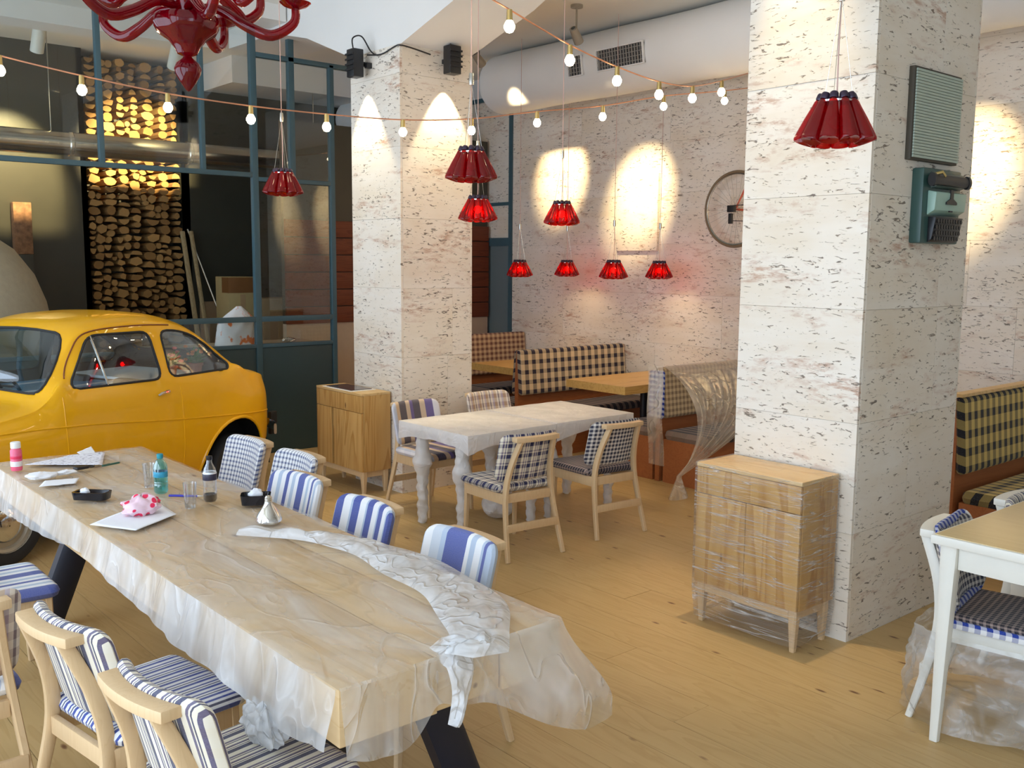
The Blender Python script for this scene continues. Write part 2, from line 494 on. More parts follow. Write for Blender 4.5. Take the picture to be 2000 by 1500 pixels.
# shop front behind the camera: piers and a parapet around the openings
wf = MB().box((-1.4, -3, 0), (-1.3, YD, 0.25)).box((-1.4, -3, 3.45), (-1.3, YD, ZC))
for y0, y1 in ((-3, -2.65), (0.25, 0.75), (3.65, 4.15), (7.05, 7.55), (10.45, YD)): wf.box((-1.4, y0, 0.25), (-1.3, y1, 3.45))
struct('wall_front', wf.build('wall_front', M['plaster'], smooth=False))

# travertine back wall: backing plus slabs in courses
wb = struct('wall_back', box_obj('wall_back', (XW, -3, 0), (XW+0.1, 9.27, ZC), plain('wall_backing', (0.26, 0.22, 0.17), 0.9)))
def slabs_x(parent, xf, y0, y1, z0, z1, ch, lo, hi, depth=0.02, sgn=-1, jog=0):
    """slabs on a plane x = xf facing sgn * x"""
    z = z0
    while z < z1-0.05:
        zt_ = min(z+ch, z1)
        y = y0-rnd.random()*lo*jog
        while y < y1:
            ln = rnd.uniform(lo, hi); a, b = max(y, y0), min(y+ln, y1)
            if y1-b < 0.12: b = y1
            if b-a > 0.02:
                p = rnd.uniform(0, 0.0012)
                xs = sorted((xf, xf+sgn*(depth+p)))
                box_at('stone_slab', (xs[0], a+0.0007, z+0.0007), (xs[1], b-0.0007, zt_-0.0007), M['trav'], parent)
            y = b if b == y1 else y+ln
        z = zt_
def slabs_y(parent, yf, x0, x1, z0, z1, ch, lo, hi, depth=0.02, sgn=-1):
    z = z0
    while z < z1-0.05:
        zt_ = min(z+ch, z1); x = x0
        while x < x1-0.01:
            ln = rnd.uniform(lo, hi); b = min(x+ln, x1)
            if x1-b < 0.15: b = x1
            p = rnd.uniform(0, 0.0012)
            ys = sorted((yf, yf+sgn*(depth+p)))
            box_at('stone_slab', (x+0.0007, ys[0], z+0.0007), (b-0.0007, ys[1], zt_-0.0007), M['trav'], parent)
            x = b
        z = zt_
slabs_x(wb, XW, -1.0, 9.27, 0, ZC, 0.525, 0.95, 1.7, jog=1)
# one slab stands proud as a shallow ledge panel
pn = box_at('wall_panel', (XW-0.06, 6.88, 2.03), (XW-0.02, 7.47, 2.84), M['trav'], wb, 0.004)

# pillars
def pillar(x0, x1, y0, y1, zt_, ch, label):
    c = struct('pillar', box_obj('pillar', (x0+0.02, y0+0.02, 0), (x1-0.02, y1-0.02, zt_), plain('pillar_core', (0.30, 0.26, 0.2), 0.9)), label)
    slabs_x(c, x0+0.02, y0, y1, 0, zt_, ch, 0.8, 0.9)
    slabs_x(c, x1-0.02, y0, y1, 0, zt_, ch, 0.8, 0.9, sgn=1)
    slabs_y(c, y0+0.02, x0+0.02, x1-0.02, 0, zt_, ch, 0.42, 0.75)
    slabs_y(c, y1-0.02, x0+0.02, x1-0.02, 0, zt_, ch, 0.42, 0.75, sgn=1)
    return c
PR = (4.359, 5.405, 2.474, 3.199)
PL = (4.403, 5.122, 6.515, 7.245)
pillar(*PR, ZC, 0.56, 'broad travertine pillar carrying a typewriter and a ribbed panel')
pillar(*PL, 3.58, 0.56, 'travertine pillar with two black clip lamps at its head')
# white head and haunched beam over the further pillar, running to the nearer one
poly = [(7.245, 3.58), (6.515, 3.58), (5.75, 3.80), (5.3, 3.98), (4.6, 4.02), (3.2, 4.02), (3.2, ZC), (9.6, ZC), (9.6, 4.02), (8.6, 4.0), (8.0, 3.86)]
Mx = Matrix(((0, 0, 1, 0), (1, 0, 0, 0), (0, 1, 0, 0), (0, 0, 0, 1)))   # local x->Y, y->Z, z->X
struct('trim_1', MB().prism(poly, PL[0]+0.012, PL[1]-0.012, Mx).build('trim_1', M['plaster'], smooth=False), 'white haunched ceiling beam over the pillar head')
struct('trim_2', box_obj('trim_2', (-1.3, 9.7, 4.02), (4.4, 10.05, ZC), M['plaster']), 'white ceiling beam in front of the black wall')
struct('trim_3', box_obj('trim_3', (4.95, 10.7, 3.90), (XW, YD, ZC), M['plaster']), 'white bulkhead above the black wall')
struct('trim_4', box_obj('trim_4', (-1.3, 8.35, 4.06), (4.4, 8.70, ZC), M['plaster']), 'white ceiling beam above the steel partition')

# black wall at the rear with its log niche
struct('wall_left', MB().box((-1.4, YD, 0), (3.56, YD+0.1, ZC)).box((4.68, YD, 0), (XW+2.2, YD+0.1, ZC)).box((3.50, YD+0.42, 0), (4.75, YD+0.5, ZC))
       .box((3.50, YD, 0), (3.56, YD+0.45, ZC)).box((4.68, YD, 0), (4.74, YD+0.45, ZC)).build('wall_left', M['darkwall'], smooth=False), 'black painted wall with a niche of firewood')
# rear extension of the hall beyond the travertine wall
struct('wall_rear', box_obj('wall_rear', (10.0, 9.2, 0), (10.1, YD+0.1, ZC), M['plaster']))
box = struct('floor_rear', box_obj('floor_rear', (XW+0.1, 9.2, -0.1), (10.1, YD+0.1, 0), M['floor']))
struct('ceiling_rear', box_obj('ceiling_rear', (XW+0.1, 9.2, ZC), (10.1, YD+0.1, ZC+0.1), M['ceil']))

# glazed frame at the end of the travertine wall
w1 = bpy.data.objects.new('window_1', None); COL.objects.link(w1); struct('window_1', w1, 'tall steel framed glazing at the end of the travertine wall')
for nm, lo, hi in (('mullion', (XW-0.04, 9.27, 0), (XW+0.02, 9.33, 3.95)), ('mullion', (XW-0.04, 10.6, 0), (XW+0.02, 10.66, 3.95)),
                   ('transom', (XW-0.04, 9.33, 3.90), (XW+0.02, 10.6, 3.95)), ('transom', (XW-0.04, 9.33, 2.60), (XW+0.02, 10.6, 2.64)), ('transom', (XW-0.04, 9.33, 2.10), (XW+0.02, 10.6, 2.20))):
    box_obj(nm, lo, hi, M['teal'], w1)
frost2 = plain('blue_grey_pane', (0.16, 0.21, 0.22), 0.25, var=0.04, vscale=1.5)
box_at('stone_infill', (XW-0.01, 9.33, 2.64), (XW, 10.6, 3.90), M['trav'], w1)
box_at('stone_infill', (XW-0.01, 9.33, 2.20), (XW, 10.6, 2.60), M['trav'], w1)
box_obj('pane', (XW-0.01, 9.33, 0.0), (XW, 10.6, 2.10), frost2, w1)
struct('wall_end', box_obj('wall_end', (XW, 10.66, 0), (XW+0.1, YD, ZC), M['plaster']))
struct('wall_top', box_obj('wall_top', (XW, 9.27, 3.95), (XW+0.1, 10.66, ZC), M['plaster']))

# ------------------------------------------------------------------ steel and glass partition behind the car
YP = 8.75
pt = thing('steel_partition', 'blue-grey steel and glass partition with solid teal lower panels behind the yellow car', 'partition', (0, 0, 0))
def bar(nm, x0, x1, z0, z1, d=0.028): return box_obj(nm, (x0, YP-d, z0), (x1, YP+d, z1), M['teal'], pt, 0.003)
for xc, z0, z1, w in ((2.84, 2.72, ZC, 0.022), (3.74, 2.72, ZC, 0.020), (4.245, 0, ZC, 0.030), (4.64, 2.68, ZC, 0.030), (5.08, 0, 3.82, 0.025), (-0.9, 0, ZC, 0.03)):
    bar('post', xc-w, xc+w, z0, z1)
for x0, x1, zc, h in ((-0.87, 4.215, 2.70, 0.022), (4.275, 5.055, 2.665, 0.02), (4.275, 5.30, 3.815, 0.022), (-0.87, 4.215, 1.33, 0.025), (4.275, 5.055, 1.33, 0.025), (-0.87, 4.215, 1.07, 0.018), (4.275, 5.055, 1.07, 0.018)):
    bar('rail', x0, x1, zc-h, zc+h)
for x0, x1 in ((-0.87, 1.0), (1.0, 2.6), (2.6, 4.215), (4.275, 5.055)):
    box_obj('solid_panel', (x0+0.003, YP-0.015, 0.0), (x1-0.003, YP+0.015, 1.05), M['teal_panel'], pt, 0.004)
for x0, x1, z0, z1, m in ((-0.87, 2.818, 2.722, ZC, 'pane'), (2.862, 3.72, 2.722, ZC, 'pane'), (3.76, 4.215, 2.722, ZC, 'pane'), (4.275, 4.61, 2.69, 3.79, 'pane'), (4.67, 5.055, 2.69, 3.79, 'pane'),
                          (4.275, 5.055, 1.36, 2.64, 'door_pane'), (4.275, 5.055, 1.09, 1.305, 'pane'), (-0.87, 4.215, 1.09, 1.305, 'pane')):
    box_obj('pane', (x0, YP-0.003, z0), (x1, YP+0.003, z1), M[m], pt)

# cladding wall seen between partition and pillar
wc = struct('wall_clad', box_obj('wall_clad', (5.05, 9.72, 0), (7.9, 9.80, 1.20), plain('beige_wall', (0.52, 0.42, 0.30), 0.8)), 'low beige wall under red-brown boards')
for i in range(6):
    box_at('cladding_board', (5.05, 9.70, 1.20+i*0.192), (7.9, 9.735, 1.20+i*0.192+0.182), M['board'], wc, 0.003)
box_obj('cladding_backing', (5.05, 9.735, 1.2), (7.9, 9.80, 3.4), M['darkwall'], wc)

# ------------------------------------------------------------------ ducts
def fabric_duct(label, x, z, r, y0, y1, grilles):
    t = thing('air_duct', label, 'duct', (x, y0, z))
    L = y1-y0; pr = []
    for k in range(9):
        a = PI/2*k/8; pr.append((max(0.004, r*math.sin(a)), -0.5*r*math.cos(a)))
    pr = [(q, zz) for q, zz in pr]
    n = 24
    for k in range(1, n+1): pr.append((r*(1+0.012*math.sin(k*1.7)+0.01*nz((k*0.37, 3.1, x))), L*k/n))
    for k in range(1, 9):
        a = PI/2*k/8; pr.append((max(0.004, r*math.cos(a)), L+0.5*r*math.sin(a)))
    Mr = Matrix(((1, 0, 0), (0, 0, 1), (0, 1, 0)))
    MB().lathe(pr, 32, (0, 0, 0), Mr, cap=False).build('duct_sleeve', M['duct'], t)
    for gy, w, h, ang in grilles:
        g = MB(); th = R(ang)
        nrm = Vector((-math.cos(th), 0, -math.sin(th))); upv = Vector((-math.sin(th), 0, math.cos(th)))
        c = nrm*(r+0.015)+Vector((0, gy-y0, 0))
        Mg = Matrix(((0, upv.x, nrm.x, c.x), (1, upv.y, nrm.y, c.y), (0, upv.z, nrm.z, c.z), (0, 0, 0, 1)))
        fr = MB()
        for lo, hi in (((-w, h-0.01, -0.012), (w, h, 0.01)), ((-w, -h, -0.012), (w, -h+0.01, 0.01)), ((-w, -h+0.01, -0.012), (-w+0.01, h-0.01, 0.01)), ((w-0.01, -h+0.01, -0.012), (w, h-0.01, 0.01))): fr.box(lo, hi, Mg)
        f = fr.build('grille_frame', M['duct'], t, smooth=False)
        MB().box((-w+0.01, -h+0.01, -0.03), (w-0.01, h-0.01, -0.012), Mg).build('grille_back', M['black'], f, smooth=False)
        nb = max(3, int(w*2/0.035)); sl = MB()
        for k in range(1, nb): xx = -w+2*w*k/nb; sl.box((xx-0.003, -h+0.01, -0.012), (xx+0.003, h-0.01, 0.006), Mg)
        for k in range(1, 5): zz = -h+2*h*k/5; sl.box((-w+0.01, zz-0.002, -0.012), (w-0.01, zz+0.002, 0.004), Mg)
        s_ = sl.build('grille_bars', plain('grille_grey', (0.35, 0.33, 0.3), 0.5), f, smooth=False); s_['kind'] = 'stuff'
    return t
fabric_duct('fat white fabric duct along the travertine wall with a two-part grille', 7.208, 3.868, 0.316, -1.0, 8.62, [(6.52, 0.30, 0.10, 8), (7.12, 0.10, 0.10, 8)])
fabric_duct('rounded white duct end with a grille beyond the steel partition', 6.9, 3.72, 0.26, 10.1, 11.3, [(10.45, 0.22, 0.09, 10)])
sd = thing('steel_duct', 'shiny round steel duct running along the black wall', 'duct', (-1.2, 10.75, 3.07))
Mx3 = Matrix(((0, 0, 1), (1, 0, 0), (0, 1, 0)))
MB().lathe([(0.122, 0), (0.122, 9.0)], 28, (0, 0, 0), Mx3).build('duct_pipe', M['steel'], sd)
for k in range(7): MB().lathe([(0.122, 0), (0.130, 0.01), (0.130, 0.04), (0.122, 0.05)], 28, (0.6+k*1.25, 0, 0), Mx3, cap=False).build('seam_band', M['steel'], sd)
for k in range(3): MB().tube([(1.2+k*3, 0, 0.12), (1.2+k*3, 0, ZC-3.07)], 0.006).build('hanger_rod', M['steel'], sd)

# ================================================================== fabrics
W_, CRM = (0.80, 0.80, 0.80), (0.78, 0.72, 0.58)
NAVY, BLUE, LB = (0.018, 0.02, 0.08), (0.012, 0.040, 0.29), (0.40, 0.49, 0.62)
BLK, BUR, TAN = (0.02, 0.02, 0.035), (0.07, 0.025, 0.045), (0.62, 0.47, 0.27)
def two(p, a, b, d=0.5): return (p, [(0.0, a), (d, b)])
FAB = {}
FAB['broad1'] = plaid('broad_blue_white_stripe', (0.24, [(0, BLUE), (0.24, W_), (0.36, LB), (0.46, W_), (0.58, BLUE), (0.68, W_), (0.78, LB), (0.88, W_)]), (0.30, [(0, W_), (0.62, (0.55, 0.58, 0.62))]), 0.12)
FAB['broad2'] = plaid('even_blue_white_stripe', (0.105, [(0, BLUE), (0.45, W_), (0.88, LB)]), (0.26, [(0, W_), (0.55, (0.62, 0.60, 0.58))]), 0.10)
FAB['broad3'] = plaid('wide_blue_grey_plaid', (0.44, [(0, BLUE), (0.06, W_), (0.12, LB), (0.20, W_), (0.32, LB), (0.36, BLUE), (0.42, LB), (0.52, W_), (0.62, (0.55, 0.60, 0.66)), (0.72, LB), (0.78, BLUE)]), (0.28, [(0, W_), (0.6, (0.60, 0.58, 0.55))]), 0.13)
FAB['ging_fine'] = plaid('fine_blue_gingham', two(0.028, NAVY, W_, 0.42), two(0.028, (0.16, 0.20, 0.34), W_, 0.42), 0.5)
FAB['stripe_cream'] = plaid('navy_pinstripe_on_cream', (0.085, [(0, NAVY), (0.20, CRM), (0.25, NAVY), (0.29, CRM), (0.36, (0.06, 0.04, 0.12)), (0.46, CRM), (0.58, NAVY), (0.63, CRM), (0.68, (0.10, 0.08, 0.16)), (0.78, CRM)]), (0.06, [(0, CRM), (0.5, W_)]), 0.10)
FAB['stripe_blue'] = plaid('blue_stripe_on_white', (0.062, [(0, BLUE), (0.22, W_), (0.34, NAVY), (0.44, W_), (0.60, BLUE), (0.74, W_)]), (0.20, [(0, W_), (0.7, (0.4, 0.42, 0.55))]), 0.12)
FAB['plaid_navy'] = plaid('navy_tan_plaid', (0.075, [(0, NAVY), (0.36, CRM), (0.46, (0.06, 0.06, 0.16)), (0.56, CRM), (0.66, (0.16, 0.12, 0.2)), (0.80, CRM)]), (0.075, [(0, NAVY), (0.34, CRM), (0.48, (0.2, 0.16, 0.2)), (0.60, CRM)]), 0.42)
FAB['ging_dark'] = plaid('dark_small_gingham', two(0.030, (0.02, 0.022, 0.05), (0.70, 0.66, 0.6), 0.55), two(0.030, (0.02, 0.022, 0.05), (0.70, 0.66, 0.6), 0.55), 0.5)
FAB['ging_dark_seat'] = plaid('dark_brown_small_check', two(0.026, (0.02, 0.018, 0.03), (0.40, 0.30, 0.26), 0.6), two(0.026, (0.02, 0.018, 0.03), (0.40, 0.30, 0.26), 0.6), 0.5)
FAB['brown_plaid'] = plaid('brown_white_plaid', (0.085, [(0, (0.40, 0.24, 0.12)), (0.3, (0.75, 0.68, 0.6)), (0.45, NAVY), (0.58, (0.75, 0.68, 0.6)), (0.8, (0.35, 0.3, 0.45))]), (0.07, [(0, (0.75, 0.66, 0.56)), (0.5, (0.42, 0.3, 0.25))]), 0.45)
FAB['purple_broad'] = plaid('purple_tan_broad_stripe', (0.46, [(0, (0.02, 0.014, 0.045)), (0.14, (0.55, 0.42, 0.30)), (0.24, (0.07, 0.045, 0.24)), (0.38, (0.66, 0.66, 0.72)), (0.52, (0.45, 0.50, 0.62)), (0.60, (0.56, 0.40, 0.25)), (0.68, (0.02, 0.014, 0.045)), (0.84, (0.55, 0.42, 0.30)), (0.93, (0.07, 0.045, 0.24))]), (0.3, [(0, (0.6, 0.52, 0.46)), (0.7, (0.25, 0.22, 0.3))]), 0.15)
FAB['ging_wide'] = plaid('wide_navy_cream_gingham', two(0.10, (0.016, 0.013, 0.03), (0.74, 0.58, 0.36), 0.5), two(0.10, (0.03, 0.02, 0.04), (0.74, 0.58, 0.36), 0.42), 0.42)
FAB['ging_brown'] = plaid('brown_cream_check', two(0.07, (0.16, 0.07, 0.05), (0.60, 0.44, 0.27), 0.5), two(0.06, (0.16, 0.07, 0.05), (0.60, 0.44, 0.27), 0.5), 0.5)
FAB['ging_tan'] = plaid('fine_tan_check', two(0.05, (0.25, 0.17, 0.10), (0.62, 0.48, 0.28), 0.5), two(0.05, (0.25, 0.17, 0.10), (0.62, 0.48, 0.28), 0.5), 0.5)
FAB['ging_blue_end'] = plaid('blue_white_check', two(0.045, BLUE, W_, 0.5), two(0.045, BLUE, W_, 0.5), 0.5)
FAB['ging_gold'] = plaid('black_gold_gingham', two(0.088, (0.008, 0.008, 0.014), (0.62, 0.46, 0.14), 0.5), two(0.115, (0.008, 0.008, 0.014), (0.62, 0.46, 0.14), 0.45), 0.42)
FAB['dark_seat'] = plaid('dark_striped_seat', two(0.09, (0.02, 0.015, 0.02), (0.28, 0.20, 0.15), 0.55), two(0.3, (0.05, 0.04, 0.04), (0.15, 0.1, 0.09), 0.5), 0.3)

def cushion(a, b, T, r, re, fn, n=20):
    """puffed slab with rounded corners: a, b half sizes, T thickness; fn maps (p, q, h) to xyz"""
    mb = MB(); idx = {}
    def dens(i):
        t = 2*i/n-1; return math.copysign(1-(1-abs(t))**1.5, t)
    for side in (1, -1):
        for i in range(n+1):
            for j in range(n+1):
                u, v = dens(i), dens(j); x, y = a*u, b*v
                qx, qy = abs(x)-(a-r), abs(y)-(b-r)
                if qx > 0 and qy > 0:
                    m = max(qx, qy); L = math.hypot(qx, qy)
                    qx, qy = qx*m/L, qy*m/L
                    x, y = math.copysign(a-r+qx, x), math.copysign(b-r+qy, y); d = r-m
                else: d = min(a-abs(x), b-abs(y))
                k = min(1, d/re); h = T/2*math.sqrt(max(0, 1-(1-k)**2))
                border = i in (0, n) or j in (0, n)
                if border and side == -1: idx[(side, i, j)] = idx[(1, i, j)]; continue
                idx[(side, i, j)] = len(mb.v)
                mb.uv[len(mb.v)] = (x+0.4*side*h, y+0.4*side*h)
                mb.v.append(tuple(fn(x, y, side*h)))
        for i in range(n):
            for j in range(n):
                q = [idx[(side, i, j)], idx[(side, i+1, j)], idx[(side, i+1, j+1)], idx[(side, i, j+1)]]
                if side < 0: q.reverse()
                mb.f.append(tuple(q))
    return mb

# ================================================================== chair prototype meshes (front faces +x)
def back_fn(p, q, h):
    # p across (y), q up, h towards the front
    lean = -0.26
    x = -0.243 + q*lean + 0.95*p*p + h*0.98
    return (x, p, 0.655+q*0.97+h*0.22)
CH = {}
CH['backrest'] = cushion(0.228, 0.165, 0.048, 0.055, 0.030, lambda p, q, h: back_fn(p, q, h)).mesh('chair_backrest')
CH['seat'] = cushion(0.235, 0.232, 0.055, 0.05, 0.03, lambda p, q, h: (q+0.02, p*(1+0.12*q), 0.452+h-0.05*abs(q)*q*0.5)).mesh('chair_seat')
def legmesh(pts, sect): return MB().tube(catmull(pts, 5), 0, 8, sect=sect, up=(0, 1, 0)).mesh('chair_leg')
for sg in (-1, 1):
    pts = [(-0.315, sg*0.222, 0), (-0.262, sg*0.203, 0.22), (-0.226, sg*0.182, 0.43), (-0.248, sg*0.158, 0.60), (-0.318, sg*0.128, 0.778)]
    n = (len(pts)-1)*5+1
    sec = [(lerp(0.014, 0.024, min(1, (i/n)*1.8)) if i/n < 0.55 else lerp(0.024, 0.020, (i/n-0.55)/0.45), 0.014) for i in range(n)]
    CH['rear%d' % sg] = legmesh(pts, sec)
    pts = [(0.215, sg*0.205, 0), (0.205, sg*0.20, 0.22), (0.20, sg*0.197, 0.425)]
    n = 11
    CH['front%d' % sg] = legmesh(pts, [(lerp(0.012, 0.018, i/n), lerp(0.012, 0.018, i/n)) for i in range(n)])
mb = MB()
outer = [(-0.352+0.75*y*y, y) for y in [(-0.17+0.34*k/14) for k in range(15)]]
inner = [(-0.300+0.95*y*y, y) for y in [(0.17-0.34*k/14) for k in range(15)]]
CH['top_rail'] = mb.prism(outer+inner, 0.770, 0.803).mesh('chair_top_rail', bevel=0.006)
CH['apron_f'] = MB().box((0.188, -0.185, 0.365), (0.21, 0.185, 0.425)).mesh('chair_apron', bevel=0.003)
CH['apron_b'] = MB().box((-0.238, -0.17, 0.365), (-0.216, 0.17, 0.425)).mesh('chair_apron', bevel=0.003)
for sg in (-1, 1):
    CH['apron%d' % sg] = MB().prism([(-0.225, sg*0.178), (0.19, sg*0.194), (0.19, sg*0.212), (-0.225, sg*0.196)], 0.355, 0.425).mesh('chair_apron', bevel=0.003)
CH['stretcher'] = MB().prism([(-0.29, -0.205), (-0.268, -0.205), (-0.262, 0), (-0.268, 0.205), (-0.29, 0.205), (-0.284, 0)], 0.185, 0.235).mesh('chair_stretcher', bevel=0.003)
def chair(label, group, loc, deg, fb, fs, wood_m='beech', name='dining_chair'):
    t = thing(name, label, 'chair', (loc[0], loc[1], 0), R(deg), group)
    wm = M[wood_m]
    obj('backrest', CH['backrest'], FAB[fb], t); obj('seat', CH['seat'], FAB[fs], t)
    obj('top_rail', CH['top_rail'], wm, t)
    for k in ('rear-1', 'rear1', 'front-1', 'front1'): obj('leg', CH[k], wm, t)
    for k in ('apron_f', 'apron_b', 'apron-1', 'apron1'): obj('apron', CH[k], wm, t)
    obj('stretcher', CH['stretcher'], wm, t)
    return t

# ================================================================== long plank table
LT = (1.259, 2.075, 2.172, 5.90); ZT, ZB = 0.76, 0.594
lt = thing('long_table', 'long table of thick raw timber beams on dark steel trestles under plastic', 'table', (1.667, 4.0, 0))
def lloc(p): return Vector(p)-Vector((1.667, 4.0, 0))
xs = [LT[0], 1.588, 1.83, LT[1]]
for i in range(3):
    g = 0.0035 if i else 0
    o = box_at('table_beam', lloc((xs[i]+g, LT[2]+(0.012 if i == 1 else 0), ZB)), lloc((xs[i+1]-0.0035, LT[3], ZT-(0.003 if i == 1 else 0))), M['beam'], lt, 0.004)
for yc in (2.60, 5.22):
    for sg in (-1, 1):
        top = Vector((1.667+sg*0.12, yc, ZB)); ft = Vector((1.667+sg*0.36, yc, 0.0))
        MB().tube([lloc(ft), lloc(top)], 0, 8, sect=(0.07, 0.05), up=(0, 1, 0)).build('trestle_leg', M['blackmetal'], lt)
    box_obj('trestle_bar', lloc((1.36, yc-0.05, ZB-0.02)), lloc((1.98, yc+0.05, ZB)), M['blackmetal'], lt)

# polythene sheet over it: lies on the top, hangs over the window side and the near end
def sheet_pt(a, b):
    """a: metres across from the window edge (negative hangs down), b: metres along from near end (negative hangs)"""
    x, y, z = LT[0]+a, LT[2]+b, ZT+0.004
    w = 0.010*abs(nz((a*3.0, b*2.2, 1.3)))+0.010*max(0, nz((a*7+b*3, b*6-a*4, 4.1)))
    z += w
    if a < 0:
        d = -a; x = LT[0]-0.010-0.03*smooth01(d/0.2)-0.020*abs(nz((b*7.0, d*3, 2.0)))*smooth01(d/0.06); z = ZT+0.006-d
    if b < 0:
        d = -b
        flare = (0.075*smooth01((a-0.35)/0.45)+0.02)*smooth01(d/0.25)
        y = LT[2]-0.010-flare*1.4-0.022*abs(nz((a*9.0, d*4, 7.0)))*smooth01(d/0.05)
        z = ZT+0.006-d
        if a > 0.4: x += flare*1.0*smooth01((a-0.45)/0.4)
        if a < 0: x, z = LT[0]-0.015-0.05*d, ZT-max(d, -a)
    return Vector((x, y, z))
WL, LL = LT[1]-LT[0], LT[3]-LT[2]
def sheet(u, v):
    b = lerp(-1.0, LL, v); 
    if b < 0:
        k = -b
        ac = u*WL
        hang = 0.20+0.05*math.sin(u*9)+0.20*smooth01((u-0.6)/0.35)-0.05*math.exp(-((u-0.38)/0.07)**2)
        return sheet_pt(ac, -k*hang)
    a0 = -(0.165+0.035*math.sin(b*2.3)+0.025*nz((b*2.1, 0, 0)))
    if u < 0.16: a = a0*(1-u/0.16)
    else: a = (u-0.16)/0.84*WL
    return sheet_pt(a, b)
sh = MB()
sh.grid(lambda u, v: sheet(u, lerp(0.2, 1, v)) if False else sheet_pt((lambda a0: a0*(1-u/0.16) if u < 0.16 else (u-0.16)/0.84*WL)(-(0.165+0.035*math.sin(v*LL*2.3)+0.025*nz((v*LL*2.1, 0, 0)))), v*LL), 70, 200)
sh.grid(lambda u, v: sheet_pt(u*WL, -v*(0.19+0.03*math.sin(u*9)+0.10*smooth01((u-0.55)/0.4)-0.05*math.exp(-((u-0.38)/0.07)**2))), 60, 30)
so = sh.build('plastic_sheet', M['film'])
so.data.materials.append(M['film_side']); so.data.materials.append(M['film_end'])
for pg in so.data.polygons:
    c_ = pg.center
    if c_.y < LT[2]-0.004: pg.material_index = 2
    elif c_.x < LT[0]-0.004: pg.material_index = 1
tag(so, 'clear polythene sheet draped over the long timber table', 'plastic sheet')
# bunched fold of the same kind of film crossing the table top
fold_px = [(470, 1040), (560, 1046), (650, 1055), (740, 1078), (830, 1118), (900, 1165), (940, 1225), (948, 1290)]
fp = [gz(x, y, ZT+0.02) for x, y in fold_px]
fp = catmull(fp, 10)
end = fp[-1]
fp = fp[:-4]+catmull([fp[-5], Vector((end.x+0.005, LT[2]+0.03, ZT+0.012)), Vector((end.x+0.0, LT[2]-0.025, ZT-0.03)), Vector((end.x-0.015, LT[2]-0.04, ZT-0.10)), Vector((end.x-0.05, LT[2]-0.045, ZT-0.19))], 8)
def fold(u, v):
    f = u*(len(fp)-1); i = min(int(f), len(fp)-2); p = fp[i].lerp(fp[i+1], f-i)
    d = (fp[min(i+2, len(fp)-1)]-fp[max(0, i-1)]).normalized()
    k = smooth01((ZT+0.01-p.z)/0.05)
    n = Vector((0, -k, 1-k)).normalized(); n = (n-d*n.dot(d)).normalized()
    s = d.cross(n).normalized()
    t = (v-0.5)*2
    wdt = (0.040+0.080*math.sin(PI*min(1, u*1.05))**2)*(1+0.40*nz((u*8, t*0.5, 5)))*(1-0.5*smooth01((u-0.86)/0.14))
    h = 0.034*(1-t*t)*(0.55+0.7*abs(nz((u*13, t*1.6, 9))))+0.010*nz((u*24, t*3, 1))*(1-t*t)
    q = p+s*(t*wdt)
    if q.y > LT[2]: q.z = max(q.z, ZT+0.014)
    return q+n*max(0.0, h)
fo = MB().grid(fold, 130, 16).build('plastic_fold', M['film_thick'])
tag(fo, 'bunched ridge of milky polythene crossing the long table top', 'plastic sheet')
# bunched film tuft under the near edge on the window side
def tuft(u, v):
    th = u*2*PI; ph = 0.03+v*(PI-0.06)
    r = 1+0.45*nz((math.cos(th)*2.1, math.sin(th)*2.1, ph*2))+0.12*math.sin(th*11)*math.sin(ph)
    return Vector((1.215+0.045*r*math.sin(ph)*math.cos(th), 2.53+0.10*r*math.sin(ph)*math.sin(th), 0.545-0.055*r*math.cos(ph)))
tag(MB().grid(tuft, 66, 22).build('plastic_tuft', M['film_thick']), 'bunched tuft of clear film under the long table edge above a chair seat', 'plastic sheet')

# ================================================================== chairs
g1 = 'chairs along the car side of the long table'
for lab, x, y, deg, fb, fs in (
    ('chair in fine blue gingham beside the car at the long table end', 2.34, 5.50, 182, 'ging_fine', 'ging_fine'),
    ('chair in fine blue gingham pushed close behind a broad-striped chair', 2.36, 4.91, 180, 'ging_fine', 'ging_fine'),
    ('blue and white striped chair overlapping a gingham chair at the long table', 2.09, 4.38, 184, 'broad1', 'broad1'),
    ('chair with even royal blue and white stripes at the middle of the long table', 2.07, 3.71, 180, 'broad2', 'broad2'),
    ('chair with wide blue and pale grey plaid at the near end of the long table', 2.08, 3.01, 180, 'broad3', 'broad3')):
    chair(lab, g1, (x, y), deg, fb, fs)
g2 = 'chairs along the window side of the long table'
for lab, x, y, deg, fb, fs in (
    ('cream pinstriped chair with a blue striped seat, second from the bare table end', 1.075, 3.11, 9, 'stripe_cream', 'stripe_blue'),
    ('cream chair with navy pinstripes on back and seat at the bare table end', 1.12, 2.47, 7.5, 'stripe_cream', 'stripe_cream'),
    ('chair with dark tan plaid back and plain blue seat turned away from the long table', 0.56, 3.68, 93, 'brown_plaid', 'broad1'),
    ('plastic-wrapped chair with blue and white seat beside the car wheel', 0.93, 4.64, 0, 'broad1', 'broad1')):
    chair(lab, g2, (x, y), deg, fb, fs)
g3 = 'chairs around the wrapped white tables'
for lab, x, y, deg, fb, fs in (
    ('chair in navy and tan plaid with pale legs pushed up to the wrapped white table', 4.12, 4.84, 85, 'plaid_navy', 'plaid_navy'),
    ('chair in small dark gingham near the plastic-draped bench', 4.93, 4.84, 84.5, 'ging_dark', 'ging_dark_seat'),
    ('chair with purple and tan broad stripes between low pine cabinet and wrapped table', 4.33, 5.98, -88, 'purple_broad', 'purple_broad'),
    ('chair in brown and white plaid at the pillar side of the wrapped table', 5.12, 6.06, -90, 'brown_plaid', 'brown_plaid')):
    chair(lab, g3, (x, y), deg, fb, fs)
